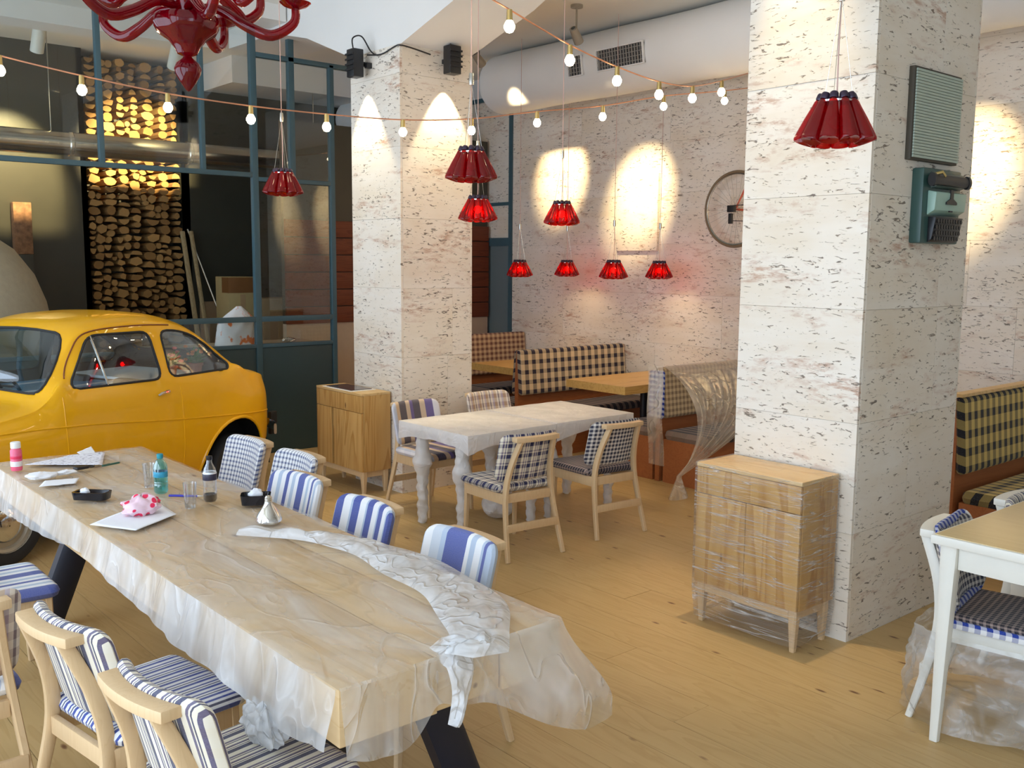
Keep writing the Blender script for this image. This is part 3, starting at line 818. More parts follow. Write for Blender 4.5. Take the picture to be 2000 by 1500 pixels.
rc = chair('white-framed chair in dark check with blue gingham edging beside the broad pillar', None, (4.11, 1.60), -80, 'ging_dark', 'ging_dark_seat', 'white_wood')
for nm, sc in (('edge_band', 1.0),):
    pts = [(q+0.02, p*(1+0.12*q), 0.446) for p, q in rrect(0.233, 0.230, 0.05)]
    mbx = MB(); mbx.tube(pts, 0, 8, closed=True, sect=(0.008, 0.018))
    mm = mbx.mesh('seat_edge')
    l = mm.uv_layers.new(name='UVMap')
    for lp in mm.loops:
        co = mm.vertices[lp.vertex_index].co; l.data[lp.index].uv = (co.x+co.y, co.z)
    obj('edge_band', mm, FAB['ging_blue_end'], rc)
    pts = [back_fn(p, q, -0.004) for p, q in rrect(0.228, 0.165, 0.055)]
    mbx = MB(); mbx.tube(pts, 0, 8, closed=True, sect=(0.018, 0.008), up=(1, 0, 0.2))
    mm = mbx.mesh('back_edge'); l = mm.uv_layers.new(name='UVMap')
    for lp in mm.loops:
        co = mm.vertices[lp.vertex_index].co; l.data[lp.index].uv = (co.z+co.y, co.x)
    obj('edge_band', mm, FAB['ging_blue_end'], rc)
def wrapfn(u, v):
    th = u*2*PI; z = 0.03+0.37*v
    r = (0.40-0.05*v)*(1+0.14*nz((math.cos(th)*2.2, math.sin(th)*2.2, v*3.5)))+0.02*nz((th*5, v*9, 2))
    e = 0.75
    cx, sy = math.cos(th), math.sin(th)
    return Vector((math.copysign(abs(cx)**e, cx)*r, math.copysign(abs(sy)**e, sy)*r*0.84, z))
fw = MB().grid(wrapfn, 80, 22).build('plastic_wrap', M['film']); put(fw, (4.11, 1.60, 0), R(-80))
tag(fw, 'crumpled clear film around the legs of the white-framed chair', 'plastic sheet')
gx = chair('cream striped chair partly behind the veneered white-legged table', None, (4.84, 1.60), -92, 'stripe_cream', 'stripe_cream', 'white_wood')

# ================================================================== wrapped white tables
def white_table(label, x0, x1, y0, y1, zt_):
    t = thing('wrapped_table', label, 'table', ((x0+x1)/2, (y0+y1)/2, 0), 0, 'white wrapped tables standing end to end')
    a, b = (x1-x0)/2, (y1-y0)/2
    def topf(u, v):
        x, y = lerp(-a, a, u), lerp(-b, b, v)
        return Vector((x, y, zt_+0.003*nz((x*9+x0, y*9, 0))))
    tp = MB().grid(topf, 30, 30)
    ring = []
    def skirt(u, v):
        th = u*4; k = int(th) % 4; f = th-int(th) if u < 1 else 0.0
        pts = [(-a, -b), (a, -b), (a, b), (-a, b)]
        p, q = pts[k], pts[(k+1) % 4]
        x, y = lerp(p[0], q[0], f), lerp(p[1], q[1], f)
        n = ((0, -1), (1, 0), (0, 1), (-1, 0))[k]
        drop = 0.085+0.05*(abs(2*f-1)**2.5)+0.02*nz((x*5+x0, y*5, 3))
        bul = 0.012*abs(nz((x*12, y*12, v*2)))*v
        return Vector((x+n[0]*bul, y+n[1]*bul, zt_+0.003*nz((x*9+x0, y*9, 0))-drop*v))
    tp.grid(skirt, 80, 8)
    tp.build('table_wrap', M['wrap_white'], t)
    box_obj('table_top', (-a+0.012, -b+0.012, zt_-0.045), (a-0.012, b-0.012, zt_-0.008), M['white_wood'], t, 0.004)
    for sx in (-1, 1):
        for sy in (-1, 1):
            cx, cy = sx*(a-0.085), sy*(b-0.175)
            lm = MB().tube([(cx, cy, 0), (cx, cy, zt_-0.045)], [0.02, 0.03], 10).build('leg', M['white_wood'], t)
            def lw(u, v, cx=cx, cy=cy):
                th = u*2*PI; z = 0.01+(zt_-0.10)*v
                r = 0.034+0.012*v+0.012*nz((math.cos(th)*1.5+cx*9, math.sin(th)*1.5+cy*9, v*9))+0.028*math.exp(-((v-0.72-0.1*cx)/0.09)**2)+0.004*math.sin(v*60+th)
                return Vector((cx+r*math.cos(th), cy+r*math.sin(th), z))
            MB().grid(lw, 18, 40).build('leg_wrap', M['wrap_white'], lm)
    return t
white_table('square table wrapped in white film standing nearer the low pine cabinet', 3.925, 4.735, 5.03, 5.85, 0.745)
white_table('square table wrapped in white film standing nearer the plastic-draped bench', 4.742, 5.55, 5.03, 5.85, 0.748)
bg = MB()
bg.grid(lambda u, v: (lambda th, ph: Vector((0.17*math.sin(ph)*math.cos(th)*(1+0.25*nz((math.cos(th)*2, math.sin(th)*2, ph*2))), 0.12*math.sin(ph)*math.sin(th)*(1+0.25*nz((th, ph, 4))), 0.11+0.11*-math.cos(ph)*(1+0.1*nz((th*2, ph*3, 1))))))(u*2*PI, 0.02+v*(PI-0.04)), 40, 24)
bo = bg.build('plastic_bag', M['wrap_white']); put(bo, (4.55, 5.45, 0.0), R(30))
tag(bo, 'white plastic bag lying on the floor under the wrapped tables', 'bag')

# ================================================================== low pine cabinets
def cabinet(name, label, x0, x1, y0, y1, z0, z1, wrap=False, gap=False):
    t = thing(name, label, 'cabinet', ((x0+x1)/2, (y0+y1)/2, 0))
    a, b = (x1-x0)/2, (y1-y0)/2; zs = z1-0.16
    pz = M['pine_z']; fr = -a
    bt = 0.018
    box_at('side_panel', (-a+0.022, -b, z0), (a, -b+bt, z1-0.02), pz, t, 0.002)
    box_at('side_panel', (-a+0.022, b-bt, z0), (a, b, z1-0.02), pz, t, 0.002)
    box_at('top_panel', (-a, -b, z1-0.02), (a, b, z1), M['pine_y'], t, 0.002)
    box_at('bottom_panel', (-a+0.022, -b+bt, z0), (a, b-bt, z0+bt), M['pine_y'], t)
    box_at('back_panel', (a-0.01, -b+bt, z0+bt), (a, b-bt, z1-0.02), pz, t)
    box_at('drawer_front', (-a, -b+0.004, zs+0.002), (-a+0.02, b-0.004, z1-0.022), M['pine_z'], t, 0.0015)
    g = 0.014 if gap else 0.0015
    m = 0.10 if gap else 0.0
    box_at('door', (-a, -b+0.004, z0+0.002), (-a+0.02, m-g, zs-0.002), pz, t, 0.0015)
    box_at('door', (-a, m+g, z0+0.002), (-a+0.02, b-0.004, zs-0.002), pz, t, 0.0015)
    for sx in (-1, 1):
        for sy in (-1, 1):
            cx, cy = sx*(a-0.035), sy*(b-0.035)
            MB().tube([(cx, cy, 0), (cx, cy, z0-0.05), (cx, cy, z0)], 0, 8, sect=[(0.014, 0.014), (0.024, 0.024), (0.024, 0.024)], up=(0, 1, 0)).build('leg', M['beech'], t)
    for sy in (-1, 1): box_at('foot_rail', (-a+0.03, sy*(b-0.035)-0.012, z0-0.05), (a-0.03, sy*(b-0.035)+0.012, z0), M['beech'], t)
    for sx in (-1, 1): box_at('foot_rail', (sx*(a-0.035)-0.012, -b+0.03, z0-0.05), (sx*(a-0.035)+0.012, b-0.03, z0), M['beech'], t)
    return t
c1 = cabinet('pine_cabinet', 'pine cabinet in shiny stretch film against the broad pillar', 4.012, 4.336, 2.545, 3.178, 0.215, 0.862, True)
wr = MB()
x0, x1, y0, y1 = 4.006, 4.338, 2.539, 3.184
def wrp(u, v):
    pts = [(x0, y1), (x0, y0), (x1, y0), (x1, y1)]
    th = u*4*0.9999; k = int(th); f = th-k; p, q = pts[k], pts[(k+1) % 4]
    z = lerp(0.03, 0.866, v)
    ins = 0.02*smooth01((0.2-z)/0.18)
    cx, cy = (x0+x1)/2, (y0+y1)/2
    X, Y = lerp(p[0], q[0], f), lerp(p[1], q[1], f)
    e = 0.003*abs(nz((X*8, Y*8, z*30)))
    return Vector((X+(cx-X)*ins*2+(-e if k == 0 else 0), Y+(cy-Y)*ins*2+(-e if k == 1 else 0), z))
wr.grid(wrp, 96, 60)
wr.grid(lambda u, v: Vector((lerp(x0, x1, u), lerp(y0, y1, v), 0.866+0.002*abs(nz((u*9, v*14, 0))))), 20, 30)
wo = wr.build('stretch_wrap', M['film_wrap']); tag(wo, 'glossy stretch film wound around the pine cabinet by the broad pillar', 'plastic sheet')
c2 = cabinet('pine_cabinet', 'bare pine cabinet with doors ajar beside the partition', 4.165, 4.44, 6.60, 7.33, 0.19, 0.835, False, True)
c2.location.x = 4.26
c2.location = (4.245, 7.02, 0)
tr = thing('dark_tile', 'dark square tile lying on top of the bare pine cabinet', 'tile', (4.235, 7.06, 0.835))
box_obj('tile_face', (-0.10, -0.20, 0.004), (0.10, 0.20, 0.009), plain('dark_tile', (0.06, 0.04, 0.045), 0.15, var=0.5, vscale=30), tr)
box_obj('tile_base', (-0.12, -0.23, 0.0), (0.12, 0.23, 0.004), M['white'], tr)

# ================================================================== booth benches
def uvbox(lo, hi, name, mat, parent, bevel=0.0, plane='xz'):
    o = MB().box(lo, hi); m = o.mesh(name, bevel > 0, bevel)
    l = m.uv_layers.new(name='UVMap')
    for pg in m.polygons:
        n = pg.normal
        for li in pg.loop_indices:
            co = m.vertices[m.loops[li].vertex_index].co
            if abs(n.y) > 0.6: uv = (co.x, co.z)
            elif abs(n.z) > 0.6: uv = (co.x, co.y)
            else: uv = (co.y, co.z)
            l.data[li].uv = uv
    return obj(name, m, mat, parent)
def bench(label, x0, x1, yb, face, fb, fs, zt_=1.0, double=False, fend=None):
    """upright back along X at y = yb; face = -1 seat towards -Y, +1 towards +Y"""
    t = thing('booth_bench', label, 'bench', (x0, yb, 0), 0, None)
    L = x1-x0
    a, b = L/2, (zt_-0.56)/2
    for fc in ((face,) if not double else (face, -face)):
        fn = lambda p, q, h, fc=fc: (p+a, fc*(0.035+h+0.02*(-q/b)*1.0), 0.56+b+q)
        c = cushion(a, b, 0.07, 0.03, 0.03, fn)
        c.build('backrest', FAB[fb], t)
        box_obj('seat_base', (0.02, min(fc*0.06, fc*0.50), 0.0), (L, max(fc*0.06, fc*0.50), 0.38), M['oakbase'], t)
        fs_ = lambda p, q, h, fc=fc: (p+a, fc*(0.31)+q, 0.42+h)
        cushion(a, 0.235, 0.085, 0.03, 0.03, fs_).build('seat', FAB[fs], t)
    box_obj('back_panel', (0.01, -0.025, 0), (L, 0.025, zt_-0.01), M['oakbase'], t, 0.003)
    return t
bench('booth bench in wide navy and cream gingham between the two oak tables', 6.36, 7.92, 7.37, -1, 'ging_wide', 'dark_seat', 1.015, True)
bench('booth bench in brown check by the glazed frame', 6.95, 7.92, 9.05, -1, 'ging_brown', 'dark_seat', 1.05)
bench('booth bench in fine tan check under a clear plastic drape', 6.40, 7.92, 5.52, -1, 'ging_tan', 'dark_seat', 1.0, True)
br = bench('booth bench in black and gold gingham behind the broad pillar', 6.16, 7.92, 2.83, -1, 'ging_gold', 'ging_gold', 1.06)
box_obj('top_cap', (0, -0.05, 1.063), (1.76, 0.03, 1.085), M['pine_y'], br, 0.003)
# blue check end of the draped bench and the drape tied at its foot
def drape(u, v):
    # u along the bench top edge, v from top edge to the tie, then the flared tail
    X = lerp(6.36, 7.85, u); top = Vector((X, 5.425-0.012*math.sin(u*20), 1.025))
    tie = gz(1326, 930, 0.17)
    if v < 0.82:
        f = v/0.82
        mid = Vector((lerp(X, 6.2, 0.30), 4.78, 0.72))
        p = top.lerp(mid, f).lerp(mid.lerp(tie, f), f)
        fold_ = 0.05*math.sin(u*34+2*nz((u*4, f, 0)))*(1-f)*f*2.4
        return p+Vector((0.3*fold_, -abs(fold_), 0))+Vector((math.cos(u*2*PI), math.sin(u*2*PI), 0))*0.02*f
    f = (v-0.82)/0.18
    r = 0.02+0.09*f
    return tie+Vector((math.cos(u*2*PI)*r-0.06*f, math.sin(u*2*PI)*r*0.5-0.05*f, -0.165*f))
dr = MB().grid(drape, 90, 44)
dr.grid(lambda u, v: Vector((6.350+0.01*math.sin(v*9), lerp(5.43, 5.60, u), 1.025))+Vector((-0.25*v*v, -0.25*v*v, -0.80*v)), 16, 24)
do = dr.build('plastic_drape', film('drape_film', 0.22, 0.58, 3.0, (0.88, 0.78, 0.63)))
tag(do, 'clear plastic drape hung over the tan check bench and tied at the foot', 'plastic sheet')
def endcush(yc, zb): pass
eb = cushion(0.085, 0.21, 0.03, 0.03, 0.02, lambda p, q, h: (6.385+h, 5.52+p, 0.77+q))
eo = eb.build('end_cushion', FAB['ging_blue_end']); tag(eo, 'blue and white check cushion on the end of the draped bench', 'cushion')

# booth tables of glued oak
def booth_table(label, x0, x1, y0, y1, zt_):
    t = thing('booth_table', label, 'table', ((x0+x1)/2, (y0+y1)/2, 0), 0, None)
    a, b = (x1-x0)/2, (y1-y0)/2; n = 8
    for i in range(n):
        ya, yb = lerp(-b, b, i/n), lerp(-b, b, (i+1)/n)
        box_at('stave', (-a, ya+0.0003, zt_-0.075), (a, yb-0.0003, zt_-rnd.uniform(0, 0.0006)), M['oak'], t)
    box_obj('base_plate', (-0.25, -0.22, 0), (0.25, 0.22, 0.015), M['black'], t, 0.003)
    MB().tube([(0, 0, 0.015), (0, 0, zt_-0.09)], 0.038, 14).build('column', M['black'], t)
    box_obj('top_plate', (-0.3, -0.2, zt_-0.09), (0.3, 0.2, zt_-0.075), M['black'], t)
    return t
booth_table('thick oak booth table in front of the navy gingham bench', 6.52, 7.92, 6.02, 6.80, 0.77)
booth_table('thick oak booth table between the brown and navy checked benches', 6.72, 7.92, 7.84, 8.56, 0.77)
bm_ = thing('black_clutter', 'small black box left on the oak table by the gingham bench', 'box', (6.95, 7.93, 0.77), 0.3)
MB().box((-0.06, -0.04, 0), (0.06, 0.04, 0.045)).build('box_body', M['black'], bm_, bevel=0.006)
MB().box((-0.05, -0.03, 0.045), (0.03, 0.03, 0.06)).build('box_lid', M['black'], bm_, bevel=0.006)

# veneered table at the right edge
rt = thing('veneer_table', 'table with yellow veneer top and tapering white legs by the white-framed chair', 'table', (3.73, 1.758, 0))
zr = 0.84
box_obj('table_top', (0.0, -0.85, zr-0.022), (1.60, 0.0, zr), M['veneer'], rt, 0.002)
MB().box((-0.012, -0.862, zr-0.040), (1.612, 0.012, zr-0.003)).build('edge_band', M['white_wood'], rt, bevel=0.008)
for sx in (0, 1):
    for sy in (0, 1):
        tx, ty = (0.045 if not sx else 1.555), (-0.05 if not sy else -0.80)
        fx, fy = tx+(-0.065 if not sx else 0.06), ty+(-0.010 if not sy else 0.0)
        MB().tube([(fx, fy, 0), (lerp(fx, tx, 0.8), lerp(fy, ty, 0.8), 0.62), (tx, ty, zr-0.04)], 0, 10, sect=[(0.017, 0.017), (0.030, 0.030), (0.036, 0.036)], up=(0, 1, 0)).build('leg', M['white_wood'], rt)
for lo, hi in (((0.03, -0.77, zr-0.135), (0.055, -0.085, zr-0.04)), ((1.545, -0.77, zr-0.135), (1.57, -0.085, zr-0.04)), ((0.08, -0.065, zr-0.135), (1.52, -0.04, zr-0.04)), ((0.08, -0.815, zr-0.135), (1.52, -0.79, zr-0.04))):
    box_obj('apron', lo, hi, M['white_wood'], rt, 0.003)

# ================================================================== the yellow car
CARX, CARY, CTH = 1.43, 6.43, R(22)      # contact point of the near front wheel, heading of the tail
car = thing('yellow_car', 'small rounded yellow two-door saloon from the sixties parked inside the room', 'car', (CARX, CARY, 0), CTH)
# local frame: x towards the tail (0 at the front axle), y from the near side (0) inwards, z up
HW = 0.71; YC = HW-0.035
ZTK = [(-0.66, 0.60), (-0.60, 0.78), (-0.48, 0.865), (-0.25, 0.915), (0.05, 0.945), (0.24, 0.975), (0.34, 1.03), (0.44, 1.17), (0.55, 1.325), (0.64, 1.425), (0.76, 1.478), (0.95, 1.508), (1.2, 1.515), (1.42, 1.498), (1.6, 1.452), (1.76, 1.375), (1.92, 1.262), (2.04, 1.150), (2.12, 1.075), (2.2, 1.035), (2.32, 1.015), (2.45, 0.975), (2.54, 0.90), (2.60, 0.78), (2.63, 0.66)]
S0, S1 = -0.66, 2.63
def W(s):
    if s < -0.15: x = min(1, (-0.15-s)/(-0.15-S0)); return HW*max(0.02, (1-x**2.6))**(1/2.6)*(1-0.03*x)
    if s > 1.95: x = min(1, (s-1.95)/(S1-1.95)); return HW*max(0.02, (1-x**2.8))**(1/2.8)
    return HW
def zfac(s):
    if s < -0.45: x = min(1, (-0.45-s)/(-0.45-S0)); return max(0.05, 1-x**3)**(1/3)
    if s > 2.40: x = min(1, (s-2.40)/(S1-2.40)); return max(0.05, 1-x**3)**(1/3)
    return 1.0
def section(s):
    zt_ = interp(ZTK, s); k = W(s)/HW; g = smooth01((zt_-0.99)/0.34)
    zb = min(1.0, zt_-0.055)
    if g > 0: zb = lerp(zt_-0.055, 1.005, g)
    P = [(HW-0.085, 0.235), (HW-0.022, 0.40), (HW, 0.60), (HW-0.010, 0.80), (HW-0.035-0.02*(1-g), zb),
         (lerp(HW-0.075, HW-0.150, g), lerp(zt_-0.030, zt_-0.115, g)), (lerp(HW-0.20, HW-0.215, g), lerp(zt_-0.008, zt_-0.040, g)), (HW*0.45, zt_-0.002), (0.0, zt_+0.010)]
    zc = 0.62; zf = zfac(s)
    return [Vector((v*k, zc+(z-zc)*zf if zf < 1 else z)) for v, z in P]
NT_ = 7
def sec_pts(s): return catmull([(p.x, p.y, 0) for p in section(s)], NT_)
svals = []
s = S0+0.001
while s < S1-0.001:
    svals.append(s)
    e = min(s-S0, S1-s)
    s += 0.006 if e < 0.05 else (0.012 if e < 0.16 else 0.02)
svals.append(S1-0.001)
NS = len(svals); NP = 8*NT_+1
def carpt(s, v, z, side): return Vector((s, YC-side*v, z))
SEC = [sec_pts(s) for s in svals]
def rpoly(pts, r=0.05, n=4):
    """round the corners of a polygon"""
    out = []; N = len(pts)
    for i in range(N):
        p = Vector(pts[i]); a = Vector(pts[i-1]); b = Vector(pts[(i+1) % N])
        rr = min(r, (a-p).length*0.45, (b-p).length*0.45)
        p0 = p+(a-p).normalized()*rr; p1 = p+(b-p).normalized()*rr
        for k in range(n+1):
            t = k/n; out.append(p0.lerp(p, t).lerp(p.lerp(p1, t), t))
    return out
def inside(poly, x, y):
    c = False; N = len(poly)
    for i in range(N):
        a, b = poly[i], poly[i-1]
        if (a[1] > y) != (b[1] > y) and x < (b[0]-a[0])*(y-a[1])/(b[1]-a[1])+a[0]: c = not c
    return c
def nearest(poly, x, y):
    best = None; q = Vector((x, y))
    for i in range(len(poly)):
        a, b = Vector(poly[i-1]), Vector(poly[i]); d = b-a
        t = max(0, min(1, (q-a).dot(d)/max(1e-9, d.dot(d)))); p = a+d*t
        if best is None or (p-q).length < best[0]: best = ((p-q).length, p)
    return best
door_win = rpoly([(0.505, 1.050), (1.265, 1.045), (1.235, 1.385), (0.735, 1.385)], 0.07)
quart_win = rpoly([(1.345, 1.050), (1.93, 1.055), (1.955, 1.10), (1.84, 1.225), (1.66, 1.335), (1.50, 1.378), (1.345, 1.385)], 0.07)
arch_f = [(0.335*math.cos(R(a)), 0.25+0.355*math.sin(R(a))) for a in range(-20, 201, 10)]
arch_r = [(2.0+(0.40 if a > 90 else 0.33)*math.cos(R(a)), 0.25+0.42*math.sin(R(a))) for a in range(-20, 201, 10)]
SIDE_CUTS = [door_win, quart_win, arch_f, arch_r]
wind = rpoly([(0.345, -0.57), (0.345, 0.57), (0.625, 0.485), (0.625, -0.485)], 0.11)     # (s, v) on the upper surface
rear_win = rpoly([(1.70, -0.42), (1.70, 0.42), (2.03, 0.45), (2.03, -0.45)], 0.10)
body, glassm = MB(), MB()
vid = {}
def vkey(i, j, side): return (i, j, 0 if j == NP-1 else side)
pos = {}
for side in (1, -1):
    for i, s in enumerate(svals):
        for j in range(NP):
            p = SEC[i][j]; pos[vkey(i, j, side)] = [s, p.x*side, p.y]
def classify(i, j, side):
    ss = (svals[i]+svals[i+1])/2
    q = [SEC[i][j], SEC[i+1][j], SEC[i][j+1], SEC[i+1][j+1]]
    vv, zz = sum(p.x for p in q)/4*side, sum(p.y for p in q)/4
    tt = (j+0.5)/NT_
    if tt < 5.4:
        for c, poly in enumerate(SIDE_CUTS):
            if c < 2 and tt < 3.2: continue
            if c >= 2 and tt > 3.6: continue
            if inside(poly, ss, zz): return ('side', c)
    if tt > 5.0:
        if inside(wind, ss, vv): return ('wind', 0)
        if inside(rear_win, ss, vv): return ('rear', 0)
    return None
keep, cut = [], {}
for side in (1, -1):
    for i in range(NS-1):
        for j in range(NP-1):
            c = classify(i, j, side)
            q = [vkey(i, j, side), vkey(i+1, j, side), vkey(i+1, j+1, side), vkey(i, j+1, side)]
            if side < 0: q.reverse()
            if c is None: keep.append(q)
            else: cut.setdefault(c, []).append(q)
kv = set(k for q in keep for k in q)
snap = {}
for c, qs in cut.items():
    poly = SIDE_CUTS[c[1]] if c[0] == 'side' else (wind if c[0] == 'wind' else rear_win)
    for q in qs:
        for k in q:
            if k in kv and k not in snap:
                p = pos[k]
                if c[0] == 'side':
                    d, n = nearest(poly, p[0], p[2])
                    if d < 0.03: snap[k] = [n.x, p[1], n.y]
                else:
                    d, n = nearest(poly, p[0], p[1])
                    if d < 0.03: snap[k] = [n.x, n.y, p[2]]
def surf_v(s, z):
    """half width of the flank at height z"""
    sec = sec_pts(s); best = sec[0].x
    for a, b in zip(sec[:-NT_*2], sec[1:]):
        if (a.y-z)*(b.y-z) <= 0 and a.y != b.y: best = a.x+(b.x-a.x)*(z-a.y)/(b.y-a.y)
    return best
def surf_z(s, v):
    sec = sec_pts(s); v = abs(v); best = sec[-1].y
    for a, b in zip(sec[NT_*4:], sec[NT_*4+1:]):
        if (a.x-v)*(b.x-v) <= 0 and a.x != b.x: best = a.y+(b.y-a.y)*(v-a.x)/(b.x-a.x)
    return best
for k, p in snap.items():
    sgn = 1 if p[1] >= 0 else -1
    pos[k] = p
def build_quads(qs, ins=0.0):
    mb = MB(); ids = {}
    for q in qs:
        f = []
        for k in q:
            if k not in ids:
                p = pos[k]; ids[k] = len(mb.v); mb.v.append(tuple(carpt(p[0], p[1], p[2], 1)))
            f.append(ids[k])
        mb.f.append(tuple(f))
    return mb
yel = NT('yellow_car_paint')
M['yellow'] = yel.done(yel.bsdf(Base_Color=yel.mix(yel.noise(yel.coord(), 3, 2), (0.80, 0.40, 0.002), (0.84, 0.43, 0.003)), Roughness=0.38, Coat_Weight=0.55, Coat_Roughness=0.05, Specular_IOR_Level=0.2))
bd = build_quads(keep).build('body', M['yellow'], car)
bd.data.materials.append(plain('grey_car_lining', (0.06, 0.06, 0.055), 0.8))
sol = bd.modifiers.new('lining', 'SOLIDIFY'); sol.thickness = 0.010; sol.offset = -1; sol.use_rim = False; sol.material_offset = 1
M['carglass'] = glass('car_window_glass', (0.76, 0.84, 0.86), 0.06, 0.28)
for c, qs in cut.items():
    if c[0] == 'side' and c[1] >= 2: continue
    nm = {('side', 0): 'door_window', ('side', 1): 'quarter_window', ('wind', 0): 'windscreen', ('rear', 0): 'rear_window'}[c]
    for sd_ in (1, -1):
        sub = [q for q in qs if (c[0] != 'side') or (sum(pos[k][1] for k in q) > 0) == (sd_ > 0)]
        if c[0] != 'side' and sd_ < 0: continue
        build_quads(sub).build(nm, M['carglass'], car)
    poly = SIDE_CUTS[c[1]] if c[0] == 'side' else (wind if c[0] == 'wind' else rear_win)
    for sd_ in ((1, -1) if c[0] == 'side' else (1,)):
        if c[0] == 'side': pts = [carpt(p[0], sd_*(surf_v(p[0], p[1])+0.001), p[1], 1) for p in poly]
        else:
            pp = []
            for a, b in zip(poly, poly[1:]+poly[:1]):
                for t in (0, 0.25, 0.5, 0.75): pp.append(Vector(a).lerp(Vector(b), t))
            pts = [carpt(p[0], p[1], surf_z(p[0], p[1])+0.002, 1) for p in pp]
        MB().tube(pts, 0.009, 6, closed=True).build('window_seal', M['rubber'], car)
# wheel arches: lips and dark wells
for arch in (arch_f, arch_r):
    for sd_ in (1, -1):
        pts = [carpt(a, sd_*(surf_v(a, max(0.24, z))+0.002), z, 1) for a, z in arch if z > 0.235]
        MB().tube(pts, 0.013, 8).build('arch_lip', M['yellow'], car)
well = plain('black_undercoat', (0.02, 0.02, 0.02), 0.9)
for xc, rr in ((0.0, 0.37), (2.0, 0.44)):
    for sd_ in (1, -1):
        pts = [(rr*math.cos(R(a)), rr*math.sin(R(a))) for a in range(-5, 186, 10)]
        mb = MB()
        n = len(pts)
        ya, yb = YC-sd_*(HW-0.10), YC-sd_*(HW-0.33)
        vs = [Vector((xc+a, y, 0.25+z)) for y in (ya, yb) for a, z in pts]
        mb.add(vs, [(k, k+1, n+k+1, n+k) for k in range(n-1)]+[tuple(range(n, 2*n))])
        mb.build('wheel_well', well, car)
box_obj('floor_pan', (-0.30, 0.08, 0.24), (2.42, 2*YC-0.08, 0.30), well, car)
# door seams, waist bead, gutter, handle
for sd_ in (1, -1):
    def strip(pts, r, nm, m, out=0.0): MB().tube([carpt(a, sd_*(surf_v(a, z)+out), z, 1) for a, z in pts], r, 6).build(nm, m, car)
    strip([(0.455+0.03*math.sin(k), 0.27+0.72*k/14) for k in range(0, 1)]+[(0.43, 0.27+0.74*k/16) for k in range(17)], 0.004, 'door_seam', M['yellow'])
    strip([(1.42, 0.27+0.72*k/16) for k in range(17)], 0.004, 'door_seam', M['yellow'])
    strip([(-0.52+2.95*k/60, interp([(-0.52, 0.80), (0, 0.835), (0.5, 0.815), (1.4, 0.735), (2.43, 0.665)], -0.52+2.95*k/60)) for k in range(61)], 0.006, 'waist_bead', M['yellow'], 0.001)
    gut = [(0.50, 1.12), (0.58, 1.26), (0.66, 1.365), (0.76, 1.41), (0.95, 1.428), (1.2, 1.432), (1.45, 1.42)]
    strip([tuple(p)[:2] for p in catmull([(a, b, 0) for a, b in gut], 4)], 0.005, 'roof_gutter', plain('gutter_brown', (0.20, 0.05, 0.01), 0.5), 0.004)
    hb = MB(); a0 = carpt(1.24, sd_*(surf_v(1.24, 0.945)+0.022), 0.945, 1)
    hb.tube([a0+Vector((-0.055, 0, -0.012)), a0+Vector((-0.02, 0, 0.0)), a0+Vector((0.05, 0, 0.010))], [0.008, 0.011, 0.010], 8)
    hb.tube([a0+Vector((0.045, 0, 0.008)), carpt(1.285, sd_*surf_v(1.285, 0.95), 0.953, 1)], 0.012, 8)
    hb.build('door_handle', M['chrome'], car)
    vb = [(0.775, 1.052), (0.745, 1.378)]
    MB().tube([carpt(a, sd_*(surf_v(a, z)+0.003), z, 1) for a, z in [(lerp(0.795, 0.755, k/8), lerp(1.052, 1.38, k/8)) for k in range(9)]], 0.008, 6).build('quarterlight_bar', M['steel'], car)
# bumpers
def bumper(s_, rad, z, nm):
    pts = []
    for k in range(25):
        v = lerp(-0.66, 0.66, k/24); e = abs(v)/0.66
        pts.append(carpt(s_-(1 if s_ > 0 else -1)*0.24*e**4, v, z, 1))
    MB().tube(pts, 0, 8, sect=(0.012, 0.045), up=(0, 0, 1)).build(nm, M['chrome'], car)
bumper(2.70, 1, 0.50, 'rear_bumper'); bumper(-0.74, 1, 0.42, 'front_bumper')
for sd_ in (1, -1):
    MB().box((2.66, -0.02, 0.40), (2.74, 0.02, 0.60)).build('overrider', M['rubber'], car, bevel=0.012).location = carpt(0, sd_*0.42, 0, 1)
    tl = MB().lathe([(0.05, 0), (0.055, 0.02), (0.04, 0.035)], 16, carpt(2.47, sd_*0.47, 0.70, 1), Matrix(((0, 0, 1), (1, 0, 0), (0, 1, 0)))).build('tail_lamp', red_glass('tail_lamp_glass', (0.5, 0.02, 0.01), 0.8), car)
    hl = MB().lathe([(0.085, 0), (0.095, -0.02), (0.085, -0.045), (0.05, -0.06), (0.01, -0.066)], 20, carpt(-0.575, sd_*0.46, 0.66, 1), Matrix(((0, 0, 1), (1, 0, 0), (0, 1, 0)))).build('headlamp', M['chrome'], car)
# wheels
rim = plain('wheel_paint', (0.42, 0.38, 0.30), 0.35, metal=0.6)
for xc in (0.0, 2.0):
    for sd_ in (1, -1):
        c = carpt(xc, sd_*(HW-0.105), 0.265, 1)
        Mw = Matrix(((1, 0, 0), (0, 0, -sd_), (0, 1, 0)))
        wl = MB().lathe([(0.168, -0.07), (0.20, -0.082), (0.245, -0.072), (0.262, -0.05), (0.265, 0), (0.262, 0.05), (0.245, 0.072), (0.20, 0.082), (0.168, 0.07)], 40, c, Mw, cap=False).build('wheel', M['rubber'], car)
        MB().lathe([(0.02, 0.02), (0.09, 0.025), (0.11, 0.045), (0.140, 0.042), (0.150, 0.060), (0.168, 0.066), (0.172, 0.078)], 36, c, Mw, cap=False).build('rim', rim, wl)
        MB().lathe([(0.105, 0.046), (0.100, 0.062), (0.075, 0.078), (0.04, 0.086), (0.004, 0.088)], 28, c, Mw, cap=False).build('hub_cap', M['chrome'], wl)
